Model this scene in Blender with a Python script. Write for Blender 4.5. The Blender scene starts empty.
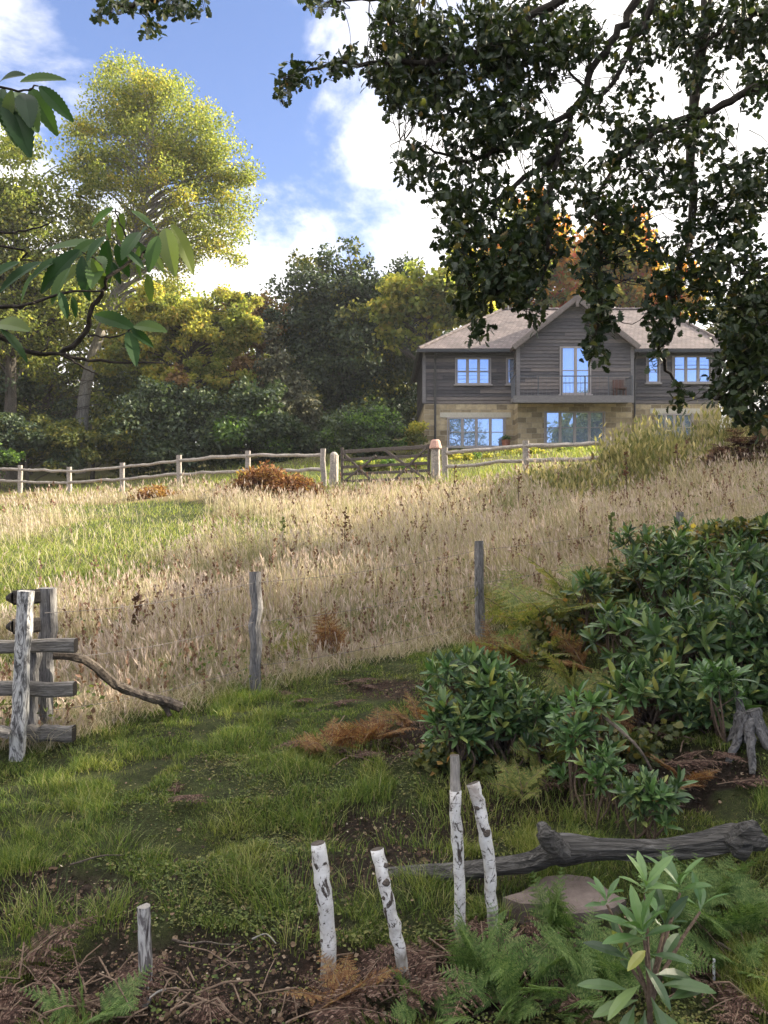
import bpy, math, random
import numpy as np

random.seed(4)
rng = np.random.default_rng(11)
S = bpy.context.scene
COL = S.collection
F = 760.0            # focal length in pixels of the 768 x 1024 picture
EYE = 1.6
SUN_AZ, SUN_EL = math.radians(77), math.radians(26)


def P(px, py, Y):
    """point at depth Y seen at picture position px, py"""
    return np.array([(px - 384) / F * Y, Y, EYE - (py - 512) / F * Y])


def proj(p):
    p = np.asarray(p, float)
    y = np.maximum(p[..., 1], .05)
    return 384 + F * p[..., 0] / y, 512 - F * (p[..., 2] - EYE) / y


# ------------------------------------------------------------------ noise and terrain
_tab = np.random.default_rng(3).random((256, 256))


def vnoise(x, y, s=1.0, seed=0):
    x = np.asarray(x, float) / s + seed * 17.3
    y = np.asarray(y, float) / s + seed * 9.1
    xi = np.floor(x).astype(int)
    yi = np.floor(y).astype(int)
    fx = x - xi
    fy = y - yi
    fx = fx * fx * (3 - 2 * fx)
    fy = fy * fy * (3 - 2 * fy)
    g = lambda a, b: _tab[a % 256, b % 256]
    return ((g(xi, yi) * (1 - fx) + g(xi + 1, yi) * fx) * (1 - fy)
            + (g(xi, yi + 1) * (1 - fx) + g(xi + 1, yi + 1) * fx) * fy)


def fbm(x, y, s, seed=0, n=4):
    t = 0
    a = .5
    for k in range(n):
        t = t + a * vnoise(x, y, s / 2 ** k, seed + k)
        a *= .5
    return t / (1 - .5 ** n)


def sst(a, b, x):
    t = np.clip((np.asarray(x, float) - a) / (b - a), 0, 1)
    return t * t * (3 - 2 * t)


CP = np.array([
    (-4, 0, -.1), (0, 0, -.1), (4, 0, -.05), (-4, 2.8, -.27), (0, 2.9, -.27), (2, 2.9, -.25), (4, 3, -.1),
    (0, 3.6, -.18), (-2, 3.8, -.2), (2, 3.9, -.12), (-2.45, 5.5, -.12), (-1.2, 7, -.04), (1.05, 8.3, .2),
    (0, 5.5, -.08), (2.2, 5, .15), (3.5, 6, .7), (3.7, 9.5, 1.15), (5, 11, 1.55), (-4.8, 9.5, .35),
    (-4.5, 12, .72), (-1.8, 16.5, 1.3), (1.5, 12.5, .95), (6, 18, 2.4), (4, 20.7, 2.6), (0, 24, 2.5),
    (-15.5, 32, 2.38), (-7.4, 27.4, 2.42), (-4.6, 25.8, 2.5), (2, 33.5, 4.25), (8, 33, 4.35), (15, 33, 4.5),
    (12, 24, 3.7), (8, 17, 2.6), (-12.7, 38, 3.4), (-25, 38, 3), (-25, 15, 0), (-12, 8, -.3), (-25, 2, -1),
    (25, 2, .5), (12, 8, 1.6), (25, 15, 3), (25, 38, 5.5), (0, 48, 6.5), (-30, 60, 5.5), (30, 60, 8), (0, 80, 8),
    (-10, 20, 1.3), (0, -12, -.8), (-20, -14, -1.5), (20, -14, 0)], float)


def _U(r2):
    return np.where(r2 > 1e-9, .5 * r2 * np.log(np.maximum(r2, 1e-9)), 0)


def _tps():
    n = len(CP)
    d = ((CP[:, None, :2] - CP[None, :, :2]) ** 2).sum(-1)
    K = _U(d) + np.eye(n) * 1.5
    Q = np.c_[np.ones(n), CP[:, :2]]
    A = np.block([[K, Q], [Q.T, np.zeros((3, 3))]])
    return np.linalg.solve(A, np.r_[CP[:, 2], np.zeros(3)])


_W = _tps()


def height(x, y):
    x = np.atleast_1d(np.asarray(x, float))
    y = np.atleast_1d(np.asarray(y, float))
    sh = x.shape
    xf, yf = x.ravel(), y.ravel()
    z = np.empty(len(xf))
    for a in range(0, len(xf), 60000):
        X, Y = xf[a:a + 60000], yf[a:a + 60000]
        d = (X[:, None] - CP[None, :, 0]) ** 2 + (Y[:, None] - CP[None, :, 1]) ** 2
        z[a:a + 60000] = _U(d) @ _W[:-3] + _W[-3] + _W[-2] * X + _W[-1] * Y
    far = np.clip(.11 * yf, -2, 9)
    w = sst(45, 85, np.hypot(xf, yf - 28))
    z = z * (1 - w) + far * w
    near = 1 - sst(9, 14, yf)
    b = (fbm(xf, yf, 1.1, 2) - .5) * .16 + (fbm(xf, yf, .35, 5, 3) - .5) * .09 + (fbm(xf * .45, yf * 1.5, .6, 15, 3) - .5) * .14
    z = z + b * near + (1 - near) * (fbm(xf, yf, 4, 8) - .5) * .25
    return z.reshape(sh)


def hgt(x, y):
    return float(height([x], [y])[0])


def G(px, py, ymax=40):
    """where the line of sight through a picture position meets the ground"""
    Y = np.linspace(1.6, ymax, 3000)
    X = (px - 384) / F * Y
    Z = EYE - (py - 512) / F * Y
    k = np.argmax(Z <= height(X, Y))
    return np.array([X[k], Y[k], Z[k]])


# ------------------------------------------------------------------ mesh building
ORG = {}


class MB:
    def __init__(self):
        self.V, self.Fc, self.n = [], [], 0

    def add(self, V, faces, mi=0):
        V = np.asarray(V, float).reshape(-1, 3)
        if not isinstance(faces, list):
            faces = [faces]
        for f in faces:
            f = np.asarray(f, int)
            if f.size:
                self.Fc.append((f + self.n, mi))
        self.V.append(V)
        self.n += len(V)

    def box(self, lo, hi, mi=0):
        x0, y0, z0 = lo
        x1, y1, z1 = hi
        v = [(x0, y0, z0), (x1, y0, z0), (x1, y1, z0), (x0, y1, z0), (x0, y0, z1), (x1, y0, z1), (x1, y1, z1), (x0, y1, z1)]
        self.add(v, np.array([(0, 3, 2, 1), (4, 5, 6, 7), (0, 1, 5, 4), (1, 2, 6, 5), (2, 3, 7, 6), (3, 0, 4, 7)]), mi)

    def beam(self, a, b, w, h, up=(0, 0, 1), mi=0, rough=0.0, seg=1, capmi=None):
        """rectangular timber from a to b, slightly chamfered; w across, h along up"""
        a, b = np.asarray(a, float), np.asarray(b, float)
        d = b - a
        d = d / np.linalg.norm(d)
        s = np.cross(d, up)
        s /= np.linalg.norm(s)
        u = np.cross(s, d)
        c = .16
        prof = [(-.5, -.5 + c), (-.5 + c, -.5), (.5 - c, -.5), (.5, -.5 + c), (.5, .5 - c), (.5 - c, .5), (-.5 + c, .5), (-.5, .5 - c)]
        V = []
        for k in range(seg + 1):
            o = a + (b - a) * k / seg
            if rough and 0 < k < seg:
                o = o + s * rng.normal(0, rough) + u * rng.normal(0, rough)
            j = 1 + (rng.normal(0, .04) if rough else 0)
            for p in prof:
                V.append(o + s * p[0] * w * j + u * p[1] * h * j)
        fs = [(k * 8 + i, k * 8 + (i + 1) % 8, (k + 1) * 8 + (i + 1) % 8, (k + 1) * 8 + i) for k in range(seg) for i in range(8)]
        cm = mi if capmi is None else capmi
        n0 = self.n
        self.add(V, np.array(fs), mi)
        self.Fc.append((np.array([list(range(7, -1, -1))]) + n0, cm))
        self.Fc.append((np.array([[seg * 8 + i for i in range(8)]]) + n0, cm))

    def tube(self, pts, rad, sides=7, mi=0, jit=0.0, cap=True, capmi=None):
        pts = np.asarray(pts, float)
        n = len(pts)
        rad = np.broadcast_to(np.asarray(rad, float), (n,)).copy()
        t = np.gradient(pts, axis=0)
        t /= np.linalg.norm(t, axis=1)[:, None] + 1e-12
        ref = np.array([0, 0, 1.0]) if abs(t[0, 2]) < .9 else np.array([1.0, 0, 0])
        s = np.cross(t[0], ref)
        s /= np.linalg.norm(s)
        ang = np.arange(sides) / sides * 2 * np.pi
        V = np.empty((n, sides, 3))
        for k in range(n):
            s = s - t[k] * s.dot(t[k])
            s /= np.linalg.norm(s) + 1e-12
            u = np.cross(t[k], s)
            r = rad[k] * (1 + (rng.normal(0, jit, sides) if jit else 0))
            V[k] = pts[k] + (np.cos(ang) * r)[:, None] * s + (np.sin(ang) * r)[:, None] * u
        i = np.arange(sides)
        f = np.concatenate([np.stack([k * sides + i, k * sides + (i + 1) % sides, (k + 1) * sides + (i + 1) % sides, (k + 1) * sides + i], 1) for k in range(n - 1)])
        n0 = self.n
        self.add(V.reshape(-1, 3), f, mi)
        if cap:
            cm = mi if capmi is None else capmi
            self.Fc.append((i[::-1][None] + n0, mi))
            self.Fc.append((((n - 1) * sides + i)[None] + n0, cm))

    def leaves(self, base, pos, axis, nrm, scale, mi=0):
        """many copies of a base leaf (V, faces): length along axis, face towards nrm"""
        bV, bF = base
        pos = np.asarray(pos, float)
        n = len(pos)
        if n == 0:
            return
        y = axis / (np.linalg.norm(axis, axis=1)[:, None] + 1e-9)
        x = np.cross(y, nrm)
        x /= np.linalg.norm(x, axis=1)[:, None] + 1e-9
        z = np.cross(x, y)
        sc = np.broadcast_to(np.asarray(scale, float), (n,))[:, None, None]
        V = pos[:, None, :] + sc * (bV[None, :, 0:1] * x[:, None] + bV[None, :, 1:2] * y[:, None] + bV[None, :, 2:3] * z[:, None])
        off = (np.arange(n) * len(bV))[:, None, None]
        self.add(V.reshape(-1, 3), [(f[None] + off).reshape(-1, f.shape[1]) for f in bF], mi)

    def blades(self, pos, h, w, lean, mi=0, seg=3, tip=.15):
        """grass blades: lean is a horizontal vector, how far the tip bends over in units of h"""
        n = len(pos)
        if n == 0:
            return
        a = rng.random(n) * np.pi * 2
        side = np.stack([np.cos(a), np.sin(a), np.zeros(n)], 1) * w[:, None] * .5
        V = np.empty((n, seg + 1, 2, 3))
        for k in range(seg + 1):
            t = k / seg
            c = pos + np.stack([lean[:, 0] * t * t, lean[:, 1] * t * t, t * (1 - .25 * t * np.minimum(1, np.hypot(lean[:, 0], lean[:, 1])))], 1) * h[:, None]
            ww = 1 - (1 - tip) * t ** 1.5
            V[:, k, 0] = c - side * ww
            V[:, k, 1] = c + side * ww
        q = np.array([(2 * k, 2 * k + 1, 2 * k + 3, 2 * k + 2) for k in range(seg)])
        off = (np.arange(n) * (seg + 1) * 2)[:, None, None]
        self.add(V.reshape(-1, 3), (q[None] + off).reshape(-1, 4), mi)
        return V[:, -1].mean(1)

    def build(self, name, mats, parent=None, loc=None, smooth=False):
        V = np.concatenate(self.V)
        org = np.asarray(ORG[parent.name] if parent else (loc if loc is not None else (0, 0, 0)), float)
        me = bpy.data.meshes.new(name)
        me.vertices.add(len(V))
        me.vertices.foreach_set('co', (V - org).astype(np.float32).ravel())
        idx = np.concatenate([f.ravel() for f, m in self.Fc])
        tot = np.concatenate([np.full(len(f), f.shape[1]) for f, m in self.Fc])
        mi = np.concatenate([np.full(len(f), m) for f, m in self.Fc])
        me.loops.add(len(idx))
        me.loops.foreach_set('vertex_index', idx.astype(np.int32))
        me.polygons.add(len(tot))
        me.polygons.foreach_set('loop_start', (np.cumsum(tot) - tot).astype(np.int32))
        me.polygons.foreach_set('material_index', mi.astype(np.int32))
        me.polygons.foreach_set('use_smooth', np.full(len(tot), smooth))
        me.update(calc_edges=True)
        for m in (mats if isinstance(mats, (list, tuple)) else [mats]):
            me.materials.append(m)
        o = bpy.data.objects.new(name, me)
        COL.objects.link(o)
        if parent:
            o.parent = parent
        else:
            o.location = org
        ORG[o.name] = org
        return o


def thing(name, label, cat, loc, group=None):
    o = bpy.data.objects.new(name, None)
    COL.objects.link(o)
    o.location = [float(v) for v in loc]
    o.empty_display_size = .2
    o['label'] = label
    o['category'] = cat
    if group:
        o['group'] = group
    ORG[o.name] = np.asarray(loc, float)
    return o


def tag(o, label, cat, group=None, kind=None):
    o['label'] = label
    o['category'] = cat
    if group:
        o['group'] = group
    if kind:
        o['kind'] = kind
    return o


def unit(n):
    v = rng.normal(size=(n, 3))
    return v / np.linalg.norm(v, axis=1)[:, None]


def smooth_path(pts, n=6):
    """Catmull-Rom through the points"""
    p = np.asarray(pts, float)
    q = np.vstack([2 * p[0] - p[1], p, 2 * p[-1] - p[-2]])
    out = []
    for i in range(1, len(q) - 2):
        for t in np.linspace(0, 1, n, endpoint=False):
            a, b, c, d = q[i - 1], q[i], q[i + 1], q[i + 2]
            out.append(.5 * (2 * b + (c - a) * t + (2 * a - 5 * b + 4 * c - d) * t * t + (3 * b - 3 * c + d - a) * t ** 3))
    out.append(p[-1])
    return np.array(out)


# ------------------------------------------------------------------ materials
def nodes(name):
    m = bpy.data.materials.new(name)
    m.use_nodes = True
    t = m.node_tree
    t.nodes.clear()
    o = t.nodes.new('ShaderNodeOutputMaterial')
    return m, t, o


def ramp(t, stops, interp='LINEAR'):
    r = t.nodes.new('ShaderNodeValToRGB')
    e = r.color_ramp.elements
    while len(e) > 1:
        e.remove(e[-1])
    e[0].position = stops[0][0]
    e[0].color = (*stops[0][1], 1)
    for p, c in stops[1:]:
        k = e.new(p)
        k.color = (*c, 1)
    r.color_ramp.interpolation = interp
    return r


def texco(t, scale=(1, 1, 1), kind='Object', rot=(0, 0, 0)):
    c = t.nodes.new('ShaderNodeTexCoord')
    mp = t.nodes.new('ShaderNodeMapping')
    mp.inputs['Scale'].default_value = scale
    mp.inputs['Rotation'].default_value = rot
    t.links.new(c.outputs[kind], mp.inputs['Vector'])
    return mp.outputs[0]


def noise(t, vec, scale, detail=5, rough=.6, dist=0):
    n = t.nodes.new('ShaderNodeTexNoise')
    n.inputs['Scale'].default_value = scale
    n.inputs['Detail'].default_value = detail
    n.inputs['Roughness'].default_value = rough
    n.inputs['Distortion'].default_value = dist
    if vec is not None:
        t.links.new(vec, n.inputs['Vector'])
    return n.outputs['Fac']


def mixc(t, fac, a, b, mode='MIX'):
    m = t.nodes.new('ShaderNodeMix')
    m.data_type = 'RGBA'
    m.blend_type = mode
    for s, v in ((0, fac), (6, a), (7, b)):
        if hasattr(v, 'is_output'):
            t.links.new(v, m.inputs[s])
        elif s == 0:
            m.inputs[0].default_value = v
        else:
            m.inputs[s].default_value = (*v, 1)
    return m.outputs[2]


def math_(t, op, a, b=None, c=None, clamp=False):
    m = t.nodes.new('ShaderNodeMath')
    m.operation = op
    m.use_clamp = clamp
    for i, v in enumerate((a, b, c)):
        if v is None:
            continue
        if hasattr(v, 'is_output'):
            t.links.new(v, m.inputs[i])
        else:
            m.inputs[i].default_value = v
    return m.outputs[0]


def bsdf(t, out, col, rough=.8, spec=.3, bump=None, bstr=.4, bdist=.02):
    b = t.nodes.new('ShaderNodeBsdfPrincipled')
    if hasattr(col, 'is_output'):
        t.links.new(col, b.inputs['Base Color'])
    else:
        b.inputs['Base Color'].default_value = (*col, 1)
    if hasattr(rough, 'is_output'):
        t.links.new(rough, b.inputs['Roughness'])
    else:
        b.inputs['Roughness'].default_value = rough
    b.inputs['Specular IOR Level'].default_value = spec
    if bump is not None:
        n = t.nodes.new('ShaderNodeBump')
        n.inputs['Strength'].default_value = bstr
        n.inputs['Distance'].default_value = bdist
        t.links.new(bump, n.inputs['Height'])
        t.links.new(n.outputs[0], b.inputs['Normal'])
    t.links.new(b.outputs[0], out.inputs[0])
    return b


def leafmat(name, stops, trans=.4, rough=.55, spec=.25, patch=None, pscale=.5, tcol=(1.5, 1.5, .8), pth=(.5, .6), backcol=None):
    """leaf or blade: each leaf its own tone; patch = second ramp that takes over in clumps"""
    m, t, o = nodes(name)
    g = t.nodes.new('ShaderNodeNewGeometry')
    r = ramp(t, stops)
    t.links.new(g.outputs['Random Per Island'], r.inputs[0])
    col = r.outputs[0]
    if patch:
        r2 = ramp(t, patch)
        t.links.new(g.outputs['Random Per Island'], r2.inputs[0])
        f = noise(t, texco(t), pscale, 3, .6)
        rf = t.nodes.new('ShaderNodeMapRange')
        t.links.new(f, rf.inputs[0])
        rf.inputs[1].default_value, rf.inputs[2].default_value = pth
        col = mixc(t, rf.outputs[0], col, r2.outputs[0])
    base = col
    if backcol:
        base = mixc(t, g.outputs['Backfacing'], col, backcol)
    b = t.nodes.new('ShaderNodeBsdfPrincipled')
    t.links.new(base, b.inputs['Base Color'])
    b.inputs['Roughness'].default_value = rough
    b.inputs['Specular IOR Level'].default_value = spec
    tr = t.nodes.new('ShaderNodeBsdfTranslucent')
    t.links.new(mixc(t, 1.0, col, tcol, 'MULTIPLY'), tr.inputs[0])
    mx = t.nodes.new('ShaderNodeMixShader')
    mx.inputs[0].default_value = trans
    t.links.new(b.outputs[0], mx.inputs[1])
    t.links.new(tr.outputs[0], mx.inputs[2])
    t.links.new(mx.outputs[0], o.inputs[0])
    return m


def woodmat(name, stops, scale=(6, 6, 1.2), fine=9, rough=.85, bstr=.6, bdist=.01, spec=.2, dist=1.5):
    m, t, o = nodes(name)
    v = texco(t, scale)
    f = noise(t, v, fine, 6, .65, dist)
    r = ramp(t, stops)
    t.links.new(f, r.inputs[0])
    bsdf(t, o, r.outputs[0], rough, spec, f, bstr, bdist)
    return m

# ------------------------------------------------------------------ base leaf shapes
def strip(rows):
    """leaf from rows of (y, half width, z drop): midrib folded, two quads per row"""
    V, Fq = [], []
    for y, w, z in rows:
        V += [(-w, y, z + w * .25), (0, y, z), (w, y, z + w * .25)]
    for k in range(len(rows) - 1):
        a = 3 * k
        Fq += [(a, a + 1, a + 4, a + 3), (a + 1, a + 2, a + 5, a + 4)]
    return np.array(V, float), [np.array(Fq)]


DIAMOND = (np.array([(0, 0, 0), (.34, .45, .06), (0, 1, -.05), (-.34, .5, .08)], float), [np.array([(0, 1, 2, 3)])])
BROAD = (np.array([(0, 0, 0), (.3, .2, .03), (.42, .6, .08), (0, 1, -.06), (-.42, .58, .08), (-.3, .2, .03)], float),
         [np.array([(0, 1, 2, 3), (0, 3, 4, 5)])])
OAKLEAF = strip([(0, .01, 0), (.12, .05, 0), (.2, .16, 0), (.29, .1, .01), (.4, .27, .01), (.49, .14, 0), (.61, .34, -.01),
                 (.7, .19, -.02), (.82, .27, -.04), (.92, .14, -.06), (1, .03, -.08)])
RHODO = strip([(0, .012, 0), (.1, .03, .01), (.3, .115, .02), (.55, .15, .0), (.8, .115, -.05), (.94, .05, -.09), (1, .005, -.11)])
_ch = [(0, .008, 0)]
for _k in range(1, 25):
    _y = _k / 24
    _w = .19 * math.sin(math.pi * min(1, _y * .97) ** .85) ** .8
    _ch.append((_y, max(.004, _w * (1.0 if _k % 2 else .86)), -.22 * _y * _y + .04 * _y))
CHESTNUT = strip(_ch)
# one bracken pinna: comb of small teeth along its own rib
_V, _Fc = [], []
for _k in range(11):
    _y = .03 + _k * .088
    _w = .19 * (1 - _y) ** .75 + .015
    for _s in (-1, 1):
        _b = len(_V)
        _V += [(0, _y, 0), (_s * _w, _y + .05, -.02), (_s * _w * .9, _y + .09, -.03), (0, _y + .07, 0)]
        _Fc.append((_b, _b + 1, _b + 2, _b + 3) if _s > 0 else (_b + 3, _b + 2, _b + 1, _b))
PINNA = (np.array(_V), [np.array(_Fc)])


def frond(mb, base, azim, length, rise=1.0, curl=.6, mi=0, stem_mi=1, npair=13, width=.42, sink=.0, twist=.0, stem=True, roll=0.0):
    """a bracken frond arching from base; pairs of toothed pinnae along the outer two thirds"""
    n = 14
    d = np.array([math.cos(azim), math.sin(azim), 0])
    s = np.linspace(0, 1, n)
    a = rise * (1 - curl * s * 1.6)                       # angle above the horizon along the rib
    step = length / (n - 1)
    pts = [np.array(base, float)]
    for k in range(1, n):
        pts.append(pts[-1] + step * (d * math.cos(a[k]) + np.array([0, 0, 1]) * math.sin(a[k])))
    pts = np.array(pts)
    if stem:
        mb.tube(pts, np.linspace(.004, .0012, n) * max(.6, length / .5), 4, stem_mi, cap=False)
    side0 = np.cross(d, (0, 0, 1))
    cr_, sr_ = math.cos(roll), math.sin(roll)
    ts = np.linspace(.24, .98, npair)
    pos, ax, nr, sc = [], [], [], []
    tg = np.gradient(pts, axis=0)
    tg /= np.linalg.norm(tg, axis=1)[:, None]
    for t in ts:
        f = t * (n - 1)
        k = min(int(f), n - 2)
        p = pts[k] + (pts[k + 1] - pts[k]) * (f - k)
        up0 = np.cross(side0, tg[k])
        side = side0 * cr_ + up0 * sr_
        up = np.cross(side, tg[k])
        L = length * width * (1.05 - t) ** .8 * (.55 + .45 * min(1, (t - .1) / .25))
        for sg in (-1, 1):
            v = side * sg + tg[k] * .45 + rng.normal(0, .09, 3) + np.array([0, 0, -.12])
            pos.append(p); ax.append(v); nr.append(up * -1 + side * twist * sg + rng.normal(0, .15, 3)); sc.append(L * rng.uniform(.85, 1.1))
    mb.leaves(PINNA, np.array(pos), np.array(ax), -np.array(nr), np.array(sc), mi)
    return pts


# ------------------------------------------------------------------ world: sky and clouds
def make_world():
    w = bpy.data.worlds.new('World')
    S.world = w
    w.use_nodes = True
    t = w.node_tree
    t.nodes.clear()
    out = t.nodes.new('ShaderNodeOutputWorld')
    bg = t.nodes.new('ShaderNodeBackground')
    bg.inputs['Strength'].default_value = .1
    sky = t.nodes.new('ShaderNodeTexSky')
    sky.sky_type = 'NISHITA'
    sky.sun_disc = False
    sky.sun_elevation = SUN_EL
    sky.sun_rotation = SUN_AZ
    sky.air_density = 1.0
    sky.dust_density = .6
    sky.ozone_density = 2.5
    tc = t.nodes.new('ShaderNodeTexCoord')
    D = tc.outputs['Generated']
    sx = t.nodes.new('ShaderNodeSeparateXYZ')
    t.links.new(D, sx.inputs[0])
    # clouds as a high flat layer: direction divided by its height
    mp = t.nodes.new('ShaderNodeMapping')
    mp.inputs['Scale'].default_value = (1, 1, 1.7)
    mp.inputs['Location'].default_value = CLOUD_OFF
    t.links.new(D, mp.inputs['Vector'])
    n1 = noise(t, mp.outputs[0], 2.6, 9, .58, .35)
    n2 = noise(t, mp.outputs[0], 9, 6, .6, .2)
    f = math_(t, 'ADD', math_(t, 'MULTIPLY', n1, .8), math_(t, 'MULTIPLY', n2, .2))
    # the clouds open towards one half of the sky, and thicken towards the sun and low down
    dot = t.nodes.new('ShaderNodeVectorMath')
    dot.operation = 'DOT_PRODUCT'
    t.links.new(D, dot.inputs[0])
    dot.inputs[1].default_value = (-.135, .83, .54)          # middle of the open blue
    gap = t.nodes.new('ShaderNodeMapRange')
    t.links.new(dot.outputs['Value'], gap.inputs[0])
    gap.inputs[1].default_value, gap.inputs[2].default_value = .93, .995
    gap.inputs[3].default_value, gap.inputs[4].default_value = .10, -.035
    f = math_(t, 'ADD', f, gap.outputs[0])
    d2 = t.nodes.new('ShaderNodeVectorMath')
    d2.operation = 'DOT_PRODUCT'
    t.links.new(D, d2.inputs[0])
    d2.inputs[1].default_value = (.1, -.96, .25)             # and the clear sky opposite
    g2 = t.nodes.new('ShaderNodeMapRange')
    t.links.new(d2.outputs['Value'], g2.inputs[0])
    g2.inputs[1].default_value, g2.inputs[2].default_value = .75, .95
    g2.inputs[3].default_value, g2.inputs[4].default_value = 0, -.3
    f = math_(t, 'ADD', f, g2.outputs[0])
    cov = t.nodes.new('ShaderNodeMapRange')
    cov.interpolation_type = 'SMOOTHSTEP'
    t.links.new(f, cov.inputs[0])
    cov.inputs[1].default_value, cov.inputs[2].default_value = .43, .6
    # brightness of the cloud: whiter near the sun
    ds = t.nodes.new('ShaderNodeVectorMath')
    ds.operation = 'DOT_PRODUCT'
    t.links.new(D, ds.inputs[0])
    ds.inputs[1].default_value = (math.sin(SUN_AZ) * math.cos(SUN_EL), math.cos(SUN_AZ) * math.cos(SUN_EL), math.sin(SUN_EL))
    glow = math_(t, 'POWER', math_(t, 'MAXIMUM', ds.outputs['Value'], 0), 6)
    thick = t.nodes.new('ShaderNodeMapRange')
    t.links.new(f, thick.inputs[0])
    thick.inputs[1].default_value, thick.inputs[2].default_value = .5, .75
    thick.inputs[3].default_value, thick.inputs[4].default_value = 1.0, .8
    ov = t.nodes.new('ShaderNodeMapRange')                     # overhead cloud brightened out of view, added as fill for the shaded ground
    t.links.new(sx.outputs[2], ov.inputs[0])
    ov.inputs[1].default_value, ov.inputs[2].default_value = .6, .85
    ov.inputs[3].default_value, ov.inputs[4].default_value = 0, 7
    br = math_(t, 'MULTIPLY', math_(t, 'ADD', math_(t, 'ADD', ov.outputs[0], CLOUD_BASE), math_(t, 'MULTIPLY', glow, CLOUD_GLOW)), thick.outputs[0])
    cc = t.nodes.new('ShaderNodeVectorMath')
    cc.operation = 'SCALE'
    cc.inputs[0].default_value = (1.0, .965, .93)
    t.links.new(br, cc.inputs['Scale'])
    skc = t.nodes.new('ShaderNodeVectorMath')
    skc.operation = 'MULTIPLY'
    t.links.new(sky.outputs[0], skc.inputs[0])
    skc.inputs[1].default_value = SKY_TINT
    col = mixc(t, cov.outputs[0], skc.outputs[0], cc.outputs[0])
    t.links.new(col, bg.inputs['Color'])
    t.links.new(bg.outputs[0], out.inputs[0])


CLOUD_OFF = (.35, .2, .1)
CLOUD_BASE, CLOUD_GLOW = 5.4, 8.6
SKY_TINT = (.75, .69, .79)
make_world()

sun = bpy.data.lights.new('sun', 'SUN')
sun.energy = 5.0
sun.angle = math.radians(.5)
sun.color = (1, .89, .7)
so = bpy.data.objects.new('sun', sun)
so.rotation_euler = (math.pi / 2 - SUN_EL, 0, math.pi - SUN_AZ)
COL.objects.link(so)

cam = bpy.data.cameras.new('camera')
cam.sensor_fit = 'VERTICAL'
cam.sensor_height = 36
cam.lens = F / 1024 * 36
cam.clip_start = .05
cam.clip_end = 2000
co = bpy.data.objects.new('camera', cam)
co.location = (0, 0, EYE)
co.rotation_euler = (math.pi / 2, 0, 0)
COL.objects.link(co)
S.camera = co
vs = S.view_settings
vs.view_transform = 'Standard'
vs.look = 'None'
vs.exposure = 1.92
vs.gamma = 1
S.cycles.max_bounces = 7
S.cycles.diffuse_bounces = 4
S.cycles.transmission_bounces = 3
S.cycles.transparent_max_bounces = 4
S.cycles.use_denoising = True
S.cycles.caustics_reflective = False
S.cycles.caustics_refractive = False

# ------------------------------------------------------------------ where things grow
FENCE = np.array([(-30, 1.0), (-2.45, 5.5), (-1.19, 7.1), (1.05, 8.35), (3.7, 9.6), (30, 21)])


def beyond(x, y):
    """metres past the wire fence line (negative on the near side)"""
    return y - np.interp(x, FENCE[:, 0], FENCE[:, 1])


def blob(px, py, cx, cy, rx, ry):
    return np.exp(-(((px - cx) / rx) ** 2 + ((py - cy) / ry) ** 2) * 1.2)


def cover(x, y, z):
    """grass, straw, litter amounts at ground points"""
    px, py = proj(np.stack([x, y, z], -1))
    b = beyond(x, y) + (fbm(x, y, 1.2, 21) - .5) * .5
    straw = sst(.05, .6, b)
    n = fbm(x, y, .8, 31)
    soil = np.zeros_like(x)
    for c in ((75, 890, 100, 32), (15, 905, 50, 40), (260, 962, 160, 34), (360, 965, 100, 30), (230, 1000, 240, 30), (400, 832, 75, 26),
              (330, 870, 70, 22), (480, 870, 60, 14), (620, 800, 120, 16), (700, 770, 80, 24), (330, 925, 50, 14), (560, 905, 60, 14),
              (520, 935, 70, 18), (150, 970, 120, 14), (560, 740, 90, 40)):
        soil = np.maximum(soil, blob(px, py, *c))
    soil = np.clip(soil * 1.5 + (n - .53) * 2.4, 0, 1)
    soil = sst(.35, .62, soil) * (1 - straw) * (y < 12)
    # the bottom edge: litter of dead bracken
    litter = np.zeros_like(x)
    for c in ((50, 1012, 110, 30), (230, 1026, 80, 14), (480, 970, 40, 18), (370, 745, 60, 20), (520, 960, 40, 26),
              (620, 720, 50, 30),  (400, 690, 60, 14), (330, 960, 60, 24)):
        litter = np.maximum(litter, blob(px, py, *c))
    litter = np.where(y < 1.6, .6, litter)
    litter = sst(.3, .65, litter + (n - .5) * .7) * (y < 12)
    # mown or grazed green ground beyond the fence
    green = np.zeros_like(x)
    for c in ((20, 575, 170, 44), (190, 534, 150, 20), (8, 668, 40, 24), (40, 512, 120, 8), (160, 508, 70, 8), (330, 478, 60, 10)):
        green = np.maximum(green, blob(px, py, *c))
    green = sst(.25, .5, green + (fbm(x, y, 1.5, 41) - .5) * .6) * straw
    far = sst(22, 26, y + .6 * x) * .75                      # garden and ground under the trees
    return straw * (1 - green) * (1 - far), soil, litter, green


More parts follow.
